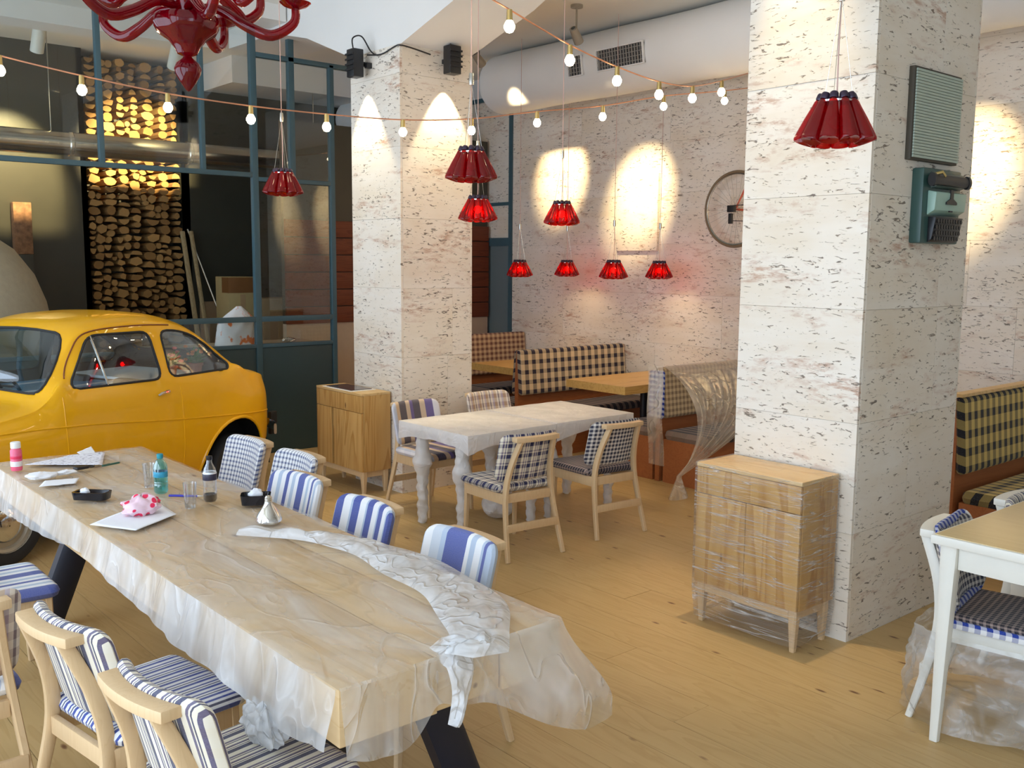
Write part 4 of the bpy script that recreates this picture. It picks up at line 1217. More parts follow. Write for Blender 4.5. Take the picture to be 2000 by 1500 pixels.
# interior
seatm = plain('car_seat_vinyl', (0.030, 0.028, 0.030), 0.5)
for yv in (0.30, 1.05):
    MB().box((0.72, yv-0.22, 0.42), (1.16, yv+0.22, 0.56)).build('car_seat', seatm, car, bevel=0.04)
    MB().prism([(1.10, 0.50), (1.26, 1.02), (1.34, 1.02), (1.24, 0.50)], -0.22, 0.22, Matrix(((1, 0, 0, 0), (0, 0, 1, yv), (0, 1, 0, 0), (0, 0, 0, 1)))).build('seat_back', seatm, car, bevel=0.03)
MB().box((1.50, 0.14, 0.46), (1.80, 2*YC-0.14, 0.62)).build('rear_seat', seatm, car, bevel=0.04)
MB().box((1.40, 0.15, 0.985), (2.02, 2*YC-0.15, 1.005)).build('parcel_shelf', M['white'], car)
palb = plain('window_reflection_blue', (0.09, 0.30, 0.50), 0.35, var=0.05, vscale=5)
MB().box((0.60, 0.12, 0.955), (1.38, 2*YC-0.12, 0.975)).build('reflection_board', palb, car)  # added board; bluish window reflections put into its colour
for yb_ in (0.28, 0.62, 1.05): MB().box((0.60, yb_, 0.975), (1.38, yb_+0.035, 0.982)).build('reflection_strip', M['white'], car)  # added white strips, painted streaks of the same window reflections
MB().box((0.34, 0.14, 0.80), (0.52, 2*YC-0.14, 0.97)).build('dashboard', plain('dash_grey', (0.08, 0.085, 0.08), 0.5), car, bevel=0.03)
sw = Vector((0.66, 0.95, 1.0))
ax_ = Vector((0.75, 0, 0.5)).normalized(); b1 = Vector((0, 1, 0)); b2 = ax_.cross(b1)
MB().tube([sw+b1*0.19*math.cos(2*PI*k/32)+b2*0.19*math.sin(2*PI*k/32) for k in range(32)], 0.012, 8, closed=True).build('steering_wheel', M['black'], car)
MB().tube([sw-b1*0.19, sw, sw+b1*0.19], 0.010, 6).tube([sw, sw-ax_*0.22], 0.02, 8).build('steering_column', M['black'], car)
# two potted plants stand on the rear shelf
def flower_pot(label, lp, col, seed):
    q = Matrix.Rotation(CTH, 3, 'Z') @ Vector(lp)+Vector((CARX, CARY, 0))
    t = thing('potted_flower', label, 'plant', q, seed, 'potted flowers inside the car')
    MB().lathe([(0.036, 0), (0.050, 0.075), (0.056, 0.078), (0.056, 0.095), (0.048, 0.095), (0.046, 0.085), (0.005, 0.083)], 18).build('pot', plain('terracotta', (0.42, 0.13, 0.06), 0.8), t)
    r2 = random.Random(seed); lf = MB(); fl_ = MB()
    for k in range(46):
        a = r2.uniform(0, 2*PI); e = r2.uniform(0.3, 1.35); L = r2.uniform(0.08, 0.17)
        d = Vector((math.cos(a)*math.cos(e), math.sin(a)*math.cos(e), math.sin(e))); o = Vector((0, 0, 0.085)); sdv = d.cross(Vector((0, 0, 1))).normalized()*0.018
        p1, p2 = o+d*L*0.6, o+d*L-Vector((0, 0, 0.015))
        lf.add([o, p1+sdv, p2, p1-sdv, p1+Vector((0, 0, 0.006))], [(0, 1, 4), (1, 2, 4), (2, 3, 4), (3, 0, 4)])
        if k % 4 == 0: fl_.sphere(o+d*(L+0.005), 0.017, 8, 5, (1, 1, 0.7))
    lf.build('leaves', plain('leaf_green', (0.08, 0.26, 0.05), 0.5, var=0.3), t, smooth=False)
    fl_.build('blossoms', plain('blossom', col, 0.6), t)
flower_pot('potted plant with coral pink flowers on the car rear shelf, beside the door pillar', (1.58, 0.26, 1.005), (0.85, 0.16, 0.14), 3)
flower_pot('potted plant with orange flowers on the car rear shelf, further back', (1.82, 0.24, 1.005), (0.90, 0.26, 0.06), 5)

# ================================================================== red bottle pendants
M['redglass'] = red_glass('red_bottle_glass', (0.22, 0.002, 0.003), 0.34, (0.72, 0.012, 0.010))
M['redglass_off'] = red_glass('unlit_red_bottle_glass', (0.26, 0.002, 0.005), 0.40, (0.80, 0.012, 0.014))  # copy of the red glass; unlit look put into its colour
WARM = (1.0, 0.72, 0.40)
def bottle_proto():
    # neck up with a crown cap, flaring base down; tilted outwards
    m1 = MB().lathe([(0.012, 0.0), (0.016, -0.008), (0.019, -0.03), (0.027, -0.075), (0.034, -0.125), (0.0365, -0.150), (0.034, -0.158), (0.02, -0.154), (0.004, -0.152)], 14, cap=False).mesh('bottle')
    m2 = MB().lathe([(0.004, 0.024), (0.013, 0.024), (0.0155, 0.019), (0.0165, 0.004), (0.015, 0.0)], 12, cap=False).mesh('cap')
    return m1, m2
BM, CM = bottle_proto()
capm = plain('dark_crown_cap', (0.05, 0.035, 0.06), 0.3, metal=0.5)
def pendant(label, p, zb, energy=7.0, rot=0.0, lit=True):
    """p = xy, zb = height of the lower rim"""
    t = thing('pendant_lamp', label, 'lamp', (p[0], p[1], zb), rot, 'red bottle pendant lamps')
    zt_ = 0.158
    for k in range(10):
        a = 2*PI*k/10
        o = obj('bottle', BM, M['redglass'] if lit else M['redglass_off'], t)
        o.location = (0.058*math.cos(a), 0.058*math.sin(a), zt_); o.rotation_euler = (0, R(-20), a)
        c = obj('cap', CM, capm, o)
    MB().lathe([(0.055, 0.150), (0.068, 0.150), (0.068, 0.156), (0.055, 0.156)], 28, cap=False).build('holder_ring', M['chrome'], t)
    b = MB().sphere((0, 0, 0.085), 0.026, 14, 9).build('bulb', M['bulb'] if lit else M['white'], t)
    MB().tube([(0, 0, 0.105), (0, 0, 0.155)], 0.013, 10).build('socket', M['white'], t)
    for k in range(3):
        a = 2*PI*k/3+0.4
        MB().tube([(0.06*math.cos(a), 0.06*math.sin(a), 0.155), (0, 0, 0.52)], 0.0012, 5).build('suspension_wire', M['steel'], t)
    MB().tube([(0, 0, 0.155), (0.004, 0, 0.35), (0, 0, 0.52), (0, 0, ZC-zb)], 0.0028, 6).build('cable', plain('pinkish_cable', (0.62, 0.40, 0.34), 0.5), t)
    MB().lathe([(0.012, 0.50), (0.014, 0.52), (0.012, 0.56)], 10).build('cable_grip', M['steel'], t)
    if not lit: return t
    l = lamp_light('POINT', 'pendant_glow', (0, 0, 0.06), energy, WARM, radius=0.03); l.parent = t
    return t
for lab, x, y, X, Y in (
    ('red bottle pendant hanging in front of the broad pillar', 1630, 285, 3.2, None),
    ('red bottle pendant hanging above a gap beside the wrapped tables, higher of two in line', 920, 355, 3.25, None),
    ('red bottle pendant over the wrapped table nearer the pine cabinet', 933, 433, None, 5.45),
    ('red bottle pendant over the wrapped table nearer the draped bench', 1097, 440, None, 5.45),
    ('red bottle pendant over the aisle end of the oak table by the brown bench', 1015, 541, 6.85, None),
    ('red bottle pendant over the wall end of the oak table by the brown bench', 1107, 540, 7.55, None),
    ('red bottle pendant over the aisle end of the oak table by the draped bench', 1198, 545, 6.85, None),
    ('red bottle pendant over the wall end of the oak table by the draped bench', 1287, 545, 7.55, None),
    ('red bottle pendant hanging between the yellow car and the steel partition', 553, 382, None, 6.25)):
    P = on(x, y, 0, X) if X else on(x, y, 1, Y)
    pendant(lab, (P.x, P.y), P.z, 5.0, rnd.random(), lit=x not in (1630, 920, 553))

# ================================================================== red glass chandelier over the long table
M['ruby'] = red_glass('ruby_glass', (0.18, 0.001, 0.008), 0.42, (0.68, 0.006, 0.022))
cx, cy = 1.667, 4.02
ch = thing('chandelier', 'large ruby red blown glass chandelier with curling arms above the long table', 'lamp', (cx, cy, 2.59))
MB().lathe([(0.002, 0), (0.010, 0.006), (0.034, 0.040), (0.050, 0.068), (0.055, 0.090), (0.046, 0.112), (0.022, 0.132), (0.016, 0.140)], 24, cap=False).build('finial', M['ruby'], ch)
def bowl_r(v, th): return 0
mb = MB()
prof = [(0.016, 0.140), (0.040, 0.150), (0.052, 0.175), (0.075, 0.205), (0.118, 0.235), (0.132, 0.262), (0.128, 0.288), (0.118, 0.300), (0.10, 0.294), (0.085, 0.25), (0.03, 0.20)]
n = 32; vs = []
for r_, z in prof:
    for k in range(n):
        th = 2*PI*k/n; rr = r_*(1+0.05*math.cos(8*th)*smooth01((z-0.15)/0.1)); vs.append((rr*math.cos(th), rr*math.sin(th), z))
mb.add(vs, [(i*n+k, i*n+(k+1) % n, (i+1)*n+(k+1) % n, (i+1)*n+k) for i in range(len(prof)-1) for k in range(n)])
mb.build('bowl', M['ruby'], ch)
MB().lathe([(0.035, 0.20), (0.035, 0.33), (0.05, 0.36), (0.03, 0.40), (0.03, 0.62), (0.06, 0.68), (0.025, 0.74), (0.012, 1.2), (0.012, 1.60)], 18).build('stem', M['ruby'], ch)
for k in range(10):
    a = 2*PI*k/10+0.17; Rr = (0.43 if k % 2 else 0.36); dz = 0.0 if k % 2 else 0.09
    ca, sa = math.cos(a), math.sin(a)
    pts = catmull([(0.03*ca, 0.03*sa, 0.33+dz), (0.13*ca, 0.13*sa, 0.335+dz), (0.24*ca, 0.24*sa, 0.275+dz), (0.34*ca*Rr/0.43, 0.34*sa*Rr/0.43, 0.245+dz), (Rr*ca, Rr*sa, 0.30+dz), (Rr*1.02*ca, Rr*1.02*sa, 0.37+dz)], 6)
    arm = MB().tube(pts, [0.024-0.007*abs(2*i/(len(pts)-1)-1) for i in range(len(pts))], 10).build('arm', M['ruby'], ch)
    e = pts[-1]
    MB().lathe([(0.01, -0.015), (0.05, 0.0), (0.066, 0.014), (0.05, 0.012), (0.02, 0.01)], 18, e, cap=False).build('drip_pan', M['ruby'], arm)
    MB().lathe([(0.016, 0.0), (0.028, 0.03), (0.026, 0.06), (0.033, 0.075), (0.02, 0.06)], 14, e, cap=False).build('candle_cup', M['ruby'], arm)

# ================================================================== string lights
def string_light(label, px, d0, d1):
    """px: bulb pixels in order; the depth follows a straight line in plan between both ends"""
    t = thing('string_light', label, 'string light')
    xa, xb = px[0][0], px[-1][0]
    pts = []
    for (x, y) in px:
        f = (x-xa)/(xb-xa); d = 1/lerp(1/d0, 1/d1, f); pts.append(at(x, y, d))
    lit = pts
    tops = [p+Vector((0, 0, 0.085)) for p in pts]
    pre = tops[0]*2-tops[1]+Vector((0, 0, 0.02)); post = tops[-1]*2-tops[-2]+Vector((0, 0, 0.02))
    path = catmull([pre]+tops+[post], 6)
    MB().tube(path, 0.0045, 6).build('wire', M['copper'], t)
    for p, q in zip(lit, tops):
        s_ = MB().tube([p+Vector((0, 0, 0.030)), q], [0.017, 0.015], 10).build('socket', M['brass'], t)
        MB().lathe([(0.004, -0.032), (0.018, -0.027), (0.029, -0.008), (0.029, 0.006), (0.020, 0.024), (0.013, 0.034)], 14, p, cap=False).build('bulb', M['bulb'], t)
    return t
string_light('copper string of bare bulbs sagging from the car past the pillar head', [(0, 138), (160, 176), (328, 210), (490, 233), (638, 248), (787, 258), (921, 255), (1049, 240), (1177, 228), (1296, 208), (1415, 197)], 5.6, 8.4)
string_light('copper string of bare bulbs running under the fat white duct', [(870, -20), (995, 52), (1113, 118), (1205, 158), (1287, 185), (1352, 192), (1409, 180)], 4.6, 7.4)

# ================================================================== spot lamps
def can_spot(label, x, y, depth, tgt, energy, L=0.26, r=0.062, tilt=None, ang=60):
    c = at(x, y, depth); d = (Vector(tgt)-c).normalized()
    t = thing('ceiling_spot', label, 'lamp', c, 0, 'white can spots under the ceiling')
    ax = d.lerp(Vector((0, 0, -1)), 0.35).normalized()
    q = ax.to_track_quat('Z', 'Y').to_matrix()
    MB().lathe([(r, 0.0), (r*1.0, L), (r*0.9, L), (r*0.88, 0.05), (0.01, 0.045)], 24, ax*(-L/2), q, cap=False).lathe([(0.01, -0.006), (r, 0.0)], 24, ax*(-L/2), q, cap=False).build('housing', plain('cream_spot_housing', (0.72, 0.70, 0.60), 0.5), t)
    MB().lathe([(0.005, L-0.03), (r*0.86, L-0.03)], 24, ax*(-L/2), q, cap=False).build('reflector', M['black'], t)
    MB().tube([(0, 0, 0.06), (0, 0, ZC-c.z)], 0.012, 8).build('stem', M['white'], t)
    l = lamp_light('SPOT', 'spot_beam', ax*(L/2+0.01), energy, (1.0, 0.80, 0.42), target=ax*(L/2+0.01)+d, angle=ang, blend=0.6, radius=0.04); l.parent = t
    return t
can_spot('white can spot near the end of the black wall, left of the firewood', 75, 75, 9.3, (2.75, 11.5, 2.85), 520, ang=48)
can_spot('white can spot hanging before the firewood niche', 343, 110, 9.6, (4.12, 11.5, 3.18), 700, ang=44)
can_spot('white can spot with black rim by the steel partition posts', 585, 38, 10.0, (5.2, 11.5, 2.95), 380, ang=40, L=0.31, r=0.075)

def clip_spot(label, P, wall_n, energy):
    """black clip lamp on the pillar head, shining down the face"""
    t = thing('clip_lamp', label, 'lamp', P, 0, 'black clip lamps on the pillar head')
    n = Vector(wall_n); down = Vector((0, 0, -1)); ax = (down-n*0.05).normalized()
    side = n.cross(Vector((0, 0, 1)))
    Mb = Matrix((side, n, Vector((0, 0, 1)))).transposed().to_4x4()
    MB().box((-0.055, 0.07, -0.15), (0.055, 0.165, 0.07), Mb).build('lamp_body', M['black'], t, bevel=0.008)
    for k in range(4): MB().box((-0.058, 0.168, -0.10+k*0.04), (0.058, 0.178, -0.085+k*0.04), Mb).build('cooling_fin', M['black'], t)
    MB().box((-0.018, 0.0, -0.055), (0.018, 0.07, -0.02), Mb).box((-0.07, 0.0, -0.075), (-0.03, 0.05, -0.03), Mb).build('clip', M['black'], t, bevel=0.004)
    cb = catmull([Mb @ Vector(p) for p in ((0.02, 0.12, 0.07), (0.03, 0.12, 0.16), (-0.04, 0.08, 0.17), (-0.09, 0.03, 0.06), (-0.14, 0.012, 0.02))], 6)
    MB().tube(cb, 0.006, 6).build('cable', M['black'], t)
    l = lamp_light('SPOT', 'clip_beam', Mb @ Vector((0, 0.10, -0.16)), energy, (1.0, 0.84, 0.55), target=Mb @ Vector((0, 0.02, -1.2)), angle=66, blend=0.35, radius=0.02); l.parent = t
    return t
clip_spot('black clip lamp on the window face of the pillar head', on(718, 118, 0, 4.403)-Vector((0.001, 0, 0)), (-1, 0, 0), 42)
clip_spot('black clip lamp on the aisle face of the pillar head', on(866, 112, 1, 6.515)-Vector((0, 0.001, 0)), (0, -1, 0), 46)
cc = catmull([(4.38, 6.95, 3.555), (4.385, 6.75, 3.53), (4.388, 6.57, 3.56), (4.392, 6.495, 3.562), (4.50, 6.492, 3.555), (4.68, 6.492, 3.53)], 6)
tag(MB().tube(cc, 0.006, 6).build('lamp_cable', M['black']), 'thin black cable strung around the pillar head between both clip lamps', 'cable')

def bracket_spot(label, P, tgt, energy, offscreen=False):
    """ceiling rose, stem and a tilted head, one of a row between the beam and the white duct"""
    t = thing('bracket_spot', label, 'lamp', P, 0, 'bracket spots in a row along the white duct')
    d = (Vector(tgt)-Vector(P)).normalized(); q = d.to_track_quat('Z', 'Y').to_matrix()
    gm = plain('grey_spot_enamel', (0.30, 0.27, 0.22), 0.45)
    MB().lathe([(0.02, -0.09), (0.035, -0.085), (0.042, 0.0), (0.046, 0.07), (0.038, 0.065), (0.01, 0.02)], 18, (0, 0, 0), q, cap=False).build('lamp_head', gm, t)
    MB().lathe([(0.055, ZC-P[2]-0.025), (0.055, ZC-P[2])], 18).build('ceiling_rose', gm, t)
    MB().tube([(0, 0, 0.0), (0, 0, ZC-P[2]-0.02)], 0.009, 8).build('stem', gm, t)
    l = lamp_light('SPOT', 'bracket_spot_beam_offscreen' if offscreen else 'bracket_spot_beam', d*0.08, energy, (1.0, 0.76, 0.42), target=d*0.08+d, angle=31, blend=1.0, radius=0.035); l.parent = t
YS = [on(942, 64, 2, ZC).y, on(1120, 8, 2, ZC).y]
XS = (on(942, 64, 2, ZC).x+on(1120, 8, 2, ZC).x)/2
DY = YS[0]-YS[1]
bracket_spot('grey bracket spot on the ceiling near the pillar head', (XS, YS[0], 3.93), on(1100, 345, 0, XW), 450)
bracket_spot('grey bracket spot on the ceiling above the two-part duct grille', (XS, YS[1], 3.93), on(1255, 385, 0, XW), 450)
# the row goes on above the frame; its light is what the wall by the bicycle and behind the broad pillar shows
for k, lab in ((1, 'grey bracket spot of the row above the bicycle'), (2, 'grey bracket spot of the row behind the broad pillar'), (3, 'grey bracket spot of the row over the gold bench')):
    bracket_spot(lab, (XS, YS[1]-0.75-k*DY, 3.93), (XW, YS[1]-0.75-k*DY+0.75, 2.6), 450, True)
# unseen downlight with made-up fixture, its light inferred from the pool on the wrapped cabinet and down the broad pillar
def downlight(label, x, y, energy, ang):
    t = thing('downlight', label, 'lamp', (x, y, ZC-0.012))
    MB().lathe([(0.045, 0.0), (0.062, 0.0), (0.062, 0.012), (0.045, 0.012)], 20, cap=False).build('trim_ring', M['white'], t)
    MB().lathe([(0.004, 0.011), (0.045, 0.011)], 18, cap=False).build('lens', emis('downlight_lens', (1, 0.78, 0.48), 6), t)
    l = lamp_light('SPOT', 'cabinet_downlight_offscreen', (0, 0, -0.02), energy, (1.0, 0.78, 0.48), target=(0.02, 0, -1), angle=ang, blend=0.9, radius=0.04); l.parent = t
downlight('unseen downlight with made-up fixture over the wrapped cabinet', 4.18, 2.88, 130, 40)

# ================================================================== bicycle on the wall
XB = 7.78
bk = thing('bicycle', 'old racing bicycle with orange frame hung on the travertine wall', 'bicycle', (XB, 5.80, 2.42))
orange = plain('orange_frame_enamel', (0.62, 0.10, 0.04), 0.3)
tan_ = plain('tan_tyre', (0.20, 0.14, 0.08), 0.7)
def bwheel(yc):
    def circ(r, n=48): return [(0, yc+r*math.cos(2*PI*k/n), r*math.sin(2*PI*k/n)) for k in range(n)]
    w = MB().tube(circ(0.355), 0.014, 8, closed=True).build('wheel', tan_, bk)
    MB().tube(circ(0.337), 0.009, 6, closed=True).build('rim', M['steel'], w)
    hb = MB().tube([(-0.05, yc, 0), (0.05, yc, 0)], 0.02, 10).build('hub', M['steel'], w)
    sp = MB()
    for k in range(32):
        a = 2*PI*k/32; b = a+(0.6 if k % 2 else -0.6)
        sp.tube([(0.02*(1 if k % 4 < 2 else -1), yc+0.018*math.cos(b), 0.018*math.sin(b)), (0, yc+0.335*math.cos(a), 0.335*math.sin(a))], 0.0011, 4)
    sp.build('spokes', M['steel'], w)
bwheel(0); bwheel(-1.0)
bb = (0, -0.42, -0.05); st = (0, -0.27, 0.50); hd = (0, -0.83, 0.50); hd2 = (0, -0.86, 0.40); ra = (0, 0, 0)
for nm, a, b, r in (('seat_tube', bb, st, 0.015), ('top_tube', st, hd, 0.014), ('down_tube', bb, hd2, 0.016), ('head_tube', (0, -0.82, 0.53), hd2, 0.019), ('seat_stay', (0, 0, 0), st, 0.009), ('chain_stay', (0, 0, 0), bb, 0.010), ('fork', hd2, (0, -1.0, 0), 0.011)):
    MB().tube([a, b], r, 8).build(nm, orange, bk)
MB().tube([st, (0, -0.24, 0.60)], 0.012, 8).build('seat_post', M['steel'], bk)
MB().prism([(-0.36, -0.02), (-0.20, -0.07), (-0.12, -0.06), (-0.12, 0.06), (-0.20, 0.07), (-0.36, 0.02)], 0.59, 0.625, Matrix(((0, 1, 0, 0), (1, 0, 0, 0), (0, 0, 1, 0), (0, 0, 0, 1)))).build('saddle', M['black'], bk, bevel=0.012)
MB().tube(catmull([(-0.14, -0.92, 0.42), (-0.15, -0.96, 0.52), (-0.14, -0.86, 0.60), (0, -0.84, 0.60), (0.12, -0.86, 0.60), (0.13, -0.96, 0.52), (0.12, -0.92, 0.42)], 6), 0.011, 8).build('handlebar', M['black'], bk)
MB().tube([(-0.045, bb[1]+0.085*math.cos(2*PI*k/28), bb[2]+0.085*math.sin(2*PI*k/28)) for k in range(28)], 0.006, 6, closed=True).build('chainring', M['steel'], bk)
MB().tube([(-0.06, bb[1], bb[2]), (-0.06, bb[1]-0.12, bb[2]-0.11)], 0.009, 6).build('crank', M['steel'], bk)
MB().tube([(-0.04, 0.0, 0.035), (-0.04, -0.42, 0.03)], 0.004, 5).tube([(-0.04, 0.02, -0.11), (-0.04, -0.42, -0.13)], 0.004, 5).build('chain', M['black'], bk)
MB().box((-0.07, -0.03, -0.03), (-0.03, 0.05, 0.035)).box((-0.06, 0.0, -0.14), (-0.03, 0.04, -0.04)).build('derailleur', M['black'], bk, bevel=0.006)
MB().tube([(0, -0.27, 0.40), (XW-XB-0.02, -0.27, 0.40)], 0.012, 8).build('wall_hook', M['black'], bk)

# ================================================================== typewriter and ribbed panel on the pillar
YF = PR[2]
sage = plain('sage_enamel', (0.42, 0.50, 0.42), 0.4)
pa = thing('ribbed_panel', 'pale sage ribbed panel mounted on the pillar above the typewriter', 'panel', (4.92, YF, 2.42))
box_obj('panel_back', (-0.25, -0.05, 0.0), (0.245, 0.0, 0.45), plain('panel_dark_edge', (0.06, 0.05, 0.035), 0.6), pa, 0.004)
rb = MB()
for k in range(30): z = 0.012+k*0.0143; rb.box((-0.235, -0.062, z), (0.245, -0.05, z+0.0118))
r_ = rb.build('ribs', sage, pa, smooth=False); r_['kind'] = 'stuff'
tw = thing('typewriter', 'green vintage typewriter mounted upright on the broad pillar', 'typewriter', (4.96, YF, 2.01))
dg = plain('dark_green_enamel', (0.035, 0.085, 0.075), 0.35); lg = plain('pale_green_enamel', (0.33, 0.50, 0.42), 0.35)
box_obj('base_case', (-0.205, -0.10, 0.0), (0.20, 0.0, 0.375), dg, tw, 0.012)
MB().prism([(0.14, -0.10), (0.265, -0.10), (0.255, -0.175), (0.165, -0.165)], -0.155, 0.175, Matrix(((0, 0, 1, 0), (0, 1, 0, 0), (1, 0, 0, 0), (0, 0, 0, 1)))).build('top_cover', lg, tw, bevel=0.008)
MB().tube([(-0.16, -0.155, 0.315), (0.185, -0.155, 0.315)], 0.028, 16).build('platen_roller', M['black'], tw)
MB().prism([(0.275, -0.10), (0.36, -0.10), (0.35, -0.14), (0.285, -0.15)], -0.13, 0.18, Matrix(((0, 0, 1, 0), (0, 1, 0, 0), (1, 0, 0, 0), (0, 0, 0, 1)))).build('carriage', plain('carriage_grey', (0.10, 0.13, 0.11), 0.35), tw, bevel=0.005)
for sx in (-0.175, 0.195): MB().tube([(sx-0.012, -0.155, 0.315), (sx+0.012, -0.155, 0.315)], 0.034, 16).build('platen_knob', M['black'], tw)
MB().tube([(-0.15, -0.12, 0.34), (-0.12, -0.19, 0.352), (-0.10, -0.20, 0.33)], 0.008, 6).build('carriage_lever', M['brass'], tw)
MB().prism([(0.225, -0.008), (0.27, -0.008), (0.27, 0.022), (0.225, 0.022), (0.208, 0.062), (0.196, 0.062), (0.196, -0.048), (0.208, -0.048)], -0.182, -0.168, Matrix(((0, 1, 0, 0), (0, 0, 1, 0), (1, 0, 0, 0), (0, 0, 0, 1)))).build('type_basket', M['black'], tw)
MB().prism([(0.005, -0.10), (0.135, -0.10), (0.132, -0.165), (0.02, -0.135)], -0.135, 0.16, Matrix(((0, 0, 1, 0), (0, 1, 0, 0), (1, 0, 0, 0), (0, 0, 0, 1)))).build('keyboard_bed', M['black'], tw, bevel=0.004)
for r0 in range(4):
    for k in range(10):
        z = 0.025+r0*0.029; y = -0.142-0.007*r0
        MB().lathe([(0.004, 0), (0.011, 0.001), (0.011, 0.006), (0.004, 0.007)], 10, (-0.115+k*0.0275+(r0 % 2)*0.008, y, z), Matrix(((1, 0, 0), (0, 0, -1), (0, 1, 0)))).build('key', M['black'], tw)
MB().box((-0.012, -0.179, 0.158), (0.022, -0.169, 0.166)).build('badge', M['black'], tw)

tw.scale = (1, 0.62, 1); pa.scale = (1, 0.6, 1)

# ================================================================== things on the long table
zt2 = ZT+0.016
def tpos(x, y, z=zt2): return gz(x, y, z)
def lathe_thing(name, label, cat, p, parts, group=None, rz=0.0):
    t = thing(name, label, cat, p, rz, group)
    for nm, prof, m in parts: MB().lathe(prof, 20, cap=False).build(nm, m, t)
    return t
pinkm = plain('pink_drink', (0.80, 0.12, 0.22), 0.25, var=0.25, vscale=30)
lathe_thing('pink_bottle', 'small pink bottle with white cap on the far corner of the long table', 'bottle', tpos(33, 919),
            [('bottle_body', [(0.001, 0), (0.027, 0.002), (0.029, 0.01), (0.029, 0.108), (0.022, 0.122), (0.019, 0.126)], pinkm),
             ('label', [(0.0293, 0.025), (0.0296, 0.026), (0.0296, 0.052), (0.0293, 0.053)], plain('pink_label', (0.92, 0.80, 0.82), 0.5, var=0.3, vscale=60)),
             ('label', [(0.0293, 0.066), (0.0296, 0.067), (0.0296, 0.080), (0.0293, 0.081)], plain('red_label', (0.75, 0.03, 0.10), 0.5)),
             ('cap', [(0.024, 0.122), (0.025, 0.124), (0.025, 0.152), (0.022, 0.155), (0.001, 0.155)], M['white'])])
aqua = glass('aqua_pet', (0.36, 0.80, 0.82), 0.10, 0.5); aquacap = plain('teal_cap', (0.02, 0.28, 0.34), 0.4)
lathe_thing('water_bottle', 'clear turquoise water bottle with teal cap on the long table', 'bottle', tpos(315, 963),
            [('bottle_body', [(0.001, 0.004), (0.026, 0.0), (0.033, 0.012), (0.033, 0.045), (0.031, 0.050), (0.033, 0.055), (0.031, 0.062), (0.033, 0.068), (0.033, 0.125), (0.030, 0.142), (0.020, 0.160), (0.012, 0.170), (0.012, 0.182)], aqua),
             ('water', [(0.001, 0.006), (0.030, 0.008), (0.031, 0.09), (0.001, 0.09)], glass('aqua_water', (0.55, 0.88, 0.88), 0.04, 0.3)),
             ('label', [(0.0332, 0.082), (0.0336, 0.083), (0.0336, 0.108), (0.0332, 0.109)], plain('blue_label', (0.03, 0.30, 0.46), 0.4, var=0.4, vscale=50)),
             ('cap', [(0.014, 0.172), (0.015, 0.174), (0.015, 0.192), (0.013, 0.194), (0.001, 0.194)], aquacap)])
clear = glass('clear_pet', (0.93, 0.94, 0.94), 0.07, 0.6); cola = plain('cola', (0.015, 0.006, 0.004), 0.1)
lathe_thing('cola_bottle', 'clear cola bottle with dark label and a little cola left, by the gingham chair', 'bottle', tpos(411, 979),
            [('bottle_body', [(0.001, 0.003), (0.025, 0.0), (0.032, 0.012), (0.031, 0.06), (0.029, 0.075), (0.032, 0.10), (0.032, 0.135), (0.026, 0.158), (0.014, 0.182), (0.012, 0.200)], clear),
             ('cola', [(0.001, 0.004), (0.024, 0.002), (0.0305, 0.012), (0.0300, 0.036), (0.001, 0.036)], cola),
             ('label', [(0.0322, 0.104), (0.0326, 0.105), (0.0326, 0.132), (0.0322, 0.133)], plain('dark_label', (0.03, 0.025, 0.05), 0.4, var=0.2)),
             ('label', [(0.0322, 0.134), (0.0318, 0.136), (0.0300, 0.142), (0.0298, 0.143)], plain('white_label_band', (0.8, 0.8, 0.82), 0.4)),
             ('cap', [(0.013, 0.198), (0.0145, 0.200), (0.0145, 0.216), (0.001, 0.218)], M['black'])])
for lab, x, y in (('empty drinking glass in front of the cola bottle', 372, 992), ('empty drinking glass beside the turquoise bottle', 292, 951)):
    lathe_thing('drinking_glass', lab, 'glass', tpos(x, y), [('glass_wall', [(0.024, 0.0), (0.031, 0.118), (0.0295, 0.118), (0.0230, 0.006)], clear), ('glass_base', [(0.001, 0.006), (0.023, 0.006), (0.024, 0.0), (0.001, 0.0)], clear)])
# papers
def paper(name, label, pxs, z, curl=0.006, mat=None, th=0.0008):
    P = [gz(x, y, z) for x, y in pxs]
    c = sum(P, Vector())/4
    def f(u, v):
        p = P[0].lerp(P[1], u).lerp(P[3].lerp(P[2], u), v)-c
        return Vector((p.x, p.y, abs(curl*(nz((u*2+z*90, v*2, len(label))))) + curl*2*max(0, u-0.75)**2*4))
    mb = MB().grid(f, 14, 14); o = mb.build(name, mat or M['paper'])
    md = o.modifiers.new('thick', 'SOLIDIFY'); md.thickness = th; md.offset = 1
    o.location = c; return tag(o, label, 'paper')
pt_ = NT('printed_sheet')
uvv = pt_.scale(pt_.coord(), (18, 40, 1)); br_ = pt_.noise(uvv, 2.0, 2)
M['print'] = pt_.done(pt_.bsdf(Base_Color=pt_.mix(pt_.ramp(br_, [(0.60, 0.0), (0.64, 1.0)]), (0.80, 0.80, 0.86), (0.12, 0.11, 0.16)), Roughness=0.8))
paper('printed_sheet', 'printed drawing sheet lying between the pink bottle and the car', [(48, 908), (135, 890), (205, 884), (200, 908)], zt2+0.002, 0.005, M['print'])
paper('printed_sheet', 'blank white sheet corner sticking out behind the printed drawing', [(150, 884), (178, 872), (186, 884), (165, 892)], zt2+0.004, 0.003)
paper('paper_slip', 'narrow strip of white paper before the black ashtray', [(76, 951), (148, 945), (155, 934), (88, 939)], zt2+0.002, 0.004)
paper('white_tray_sheet', 'white card under the pink spotted bag', [(175, 1025), (265, 1037), (345, 1005), (300, 975)], zt2+0.002, 0.003)
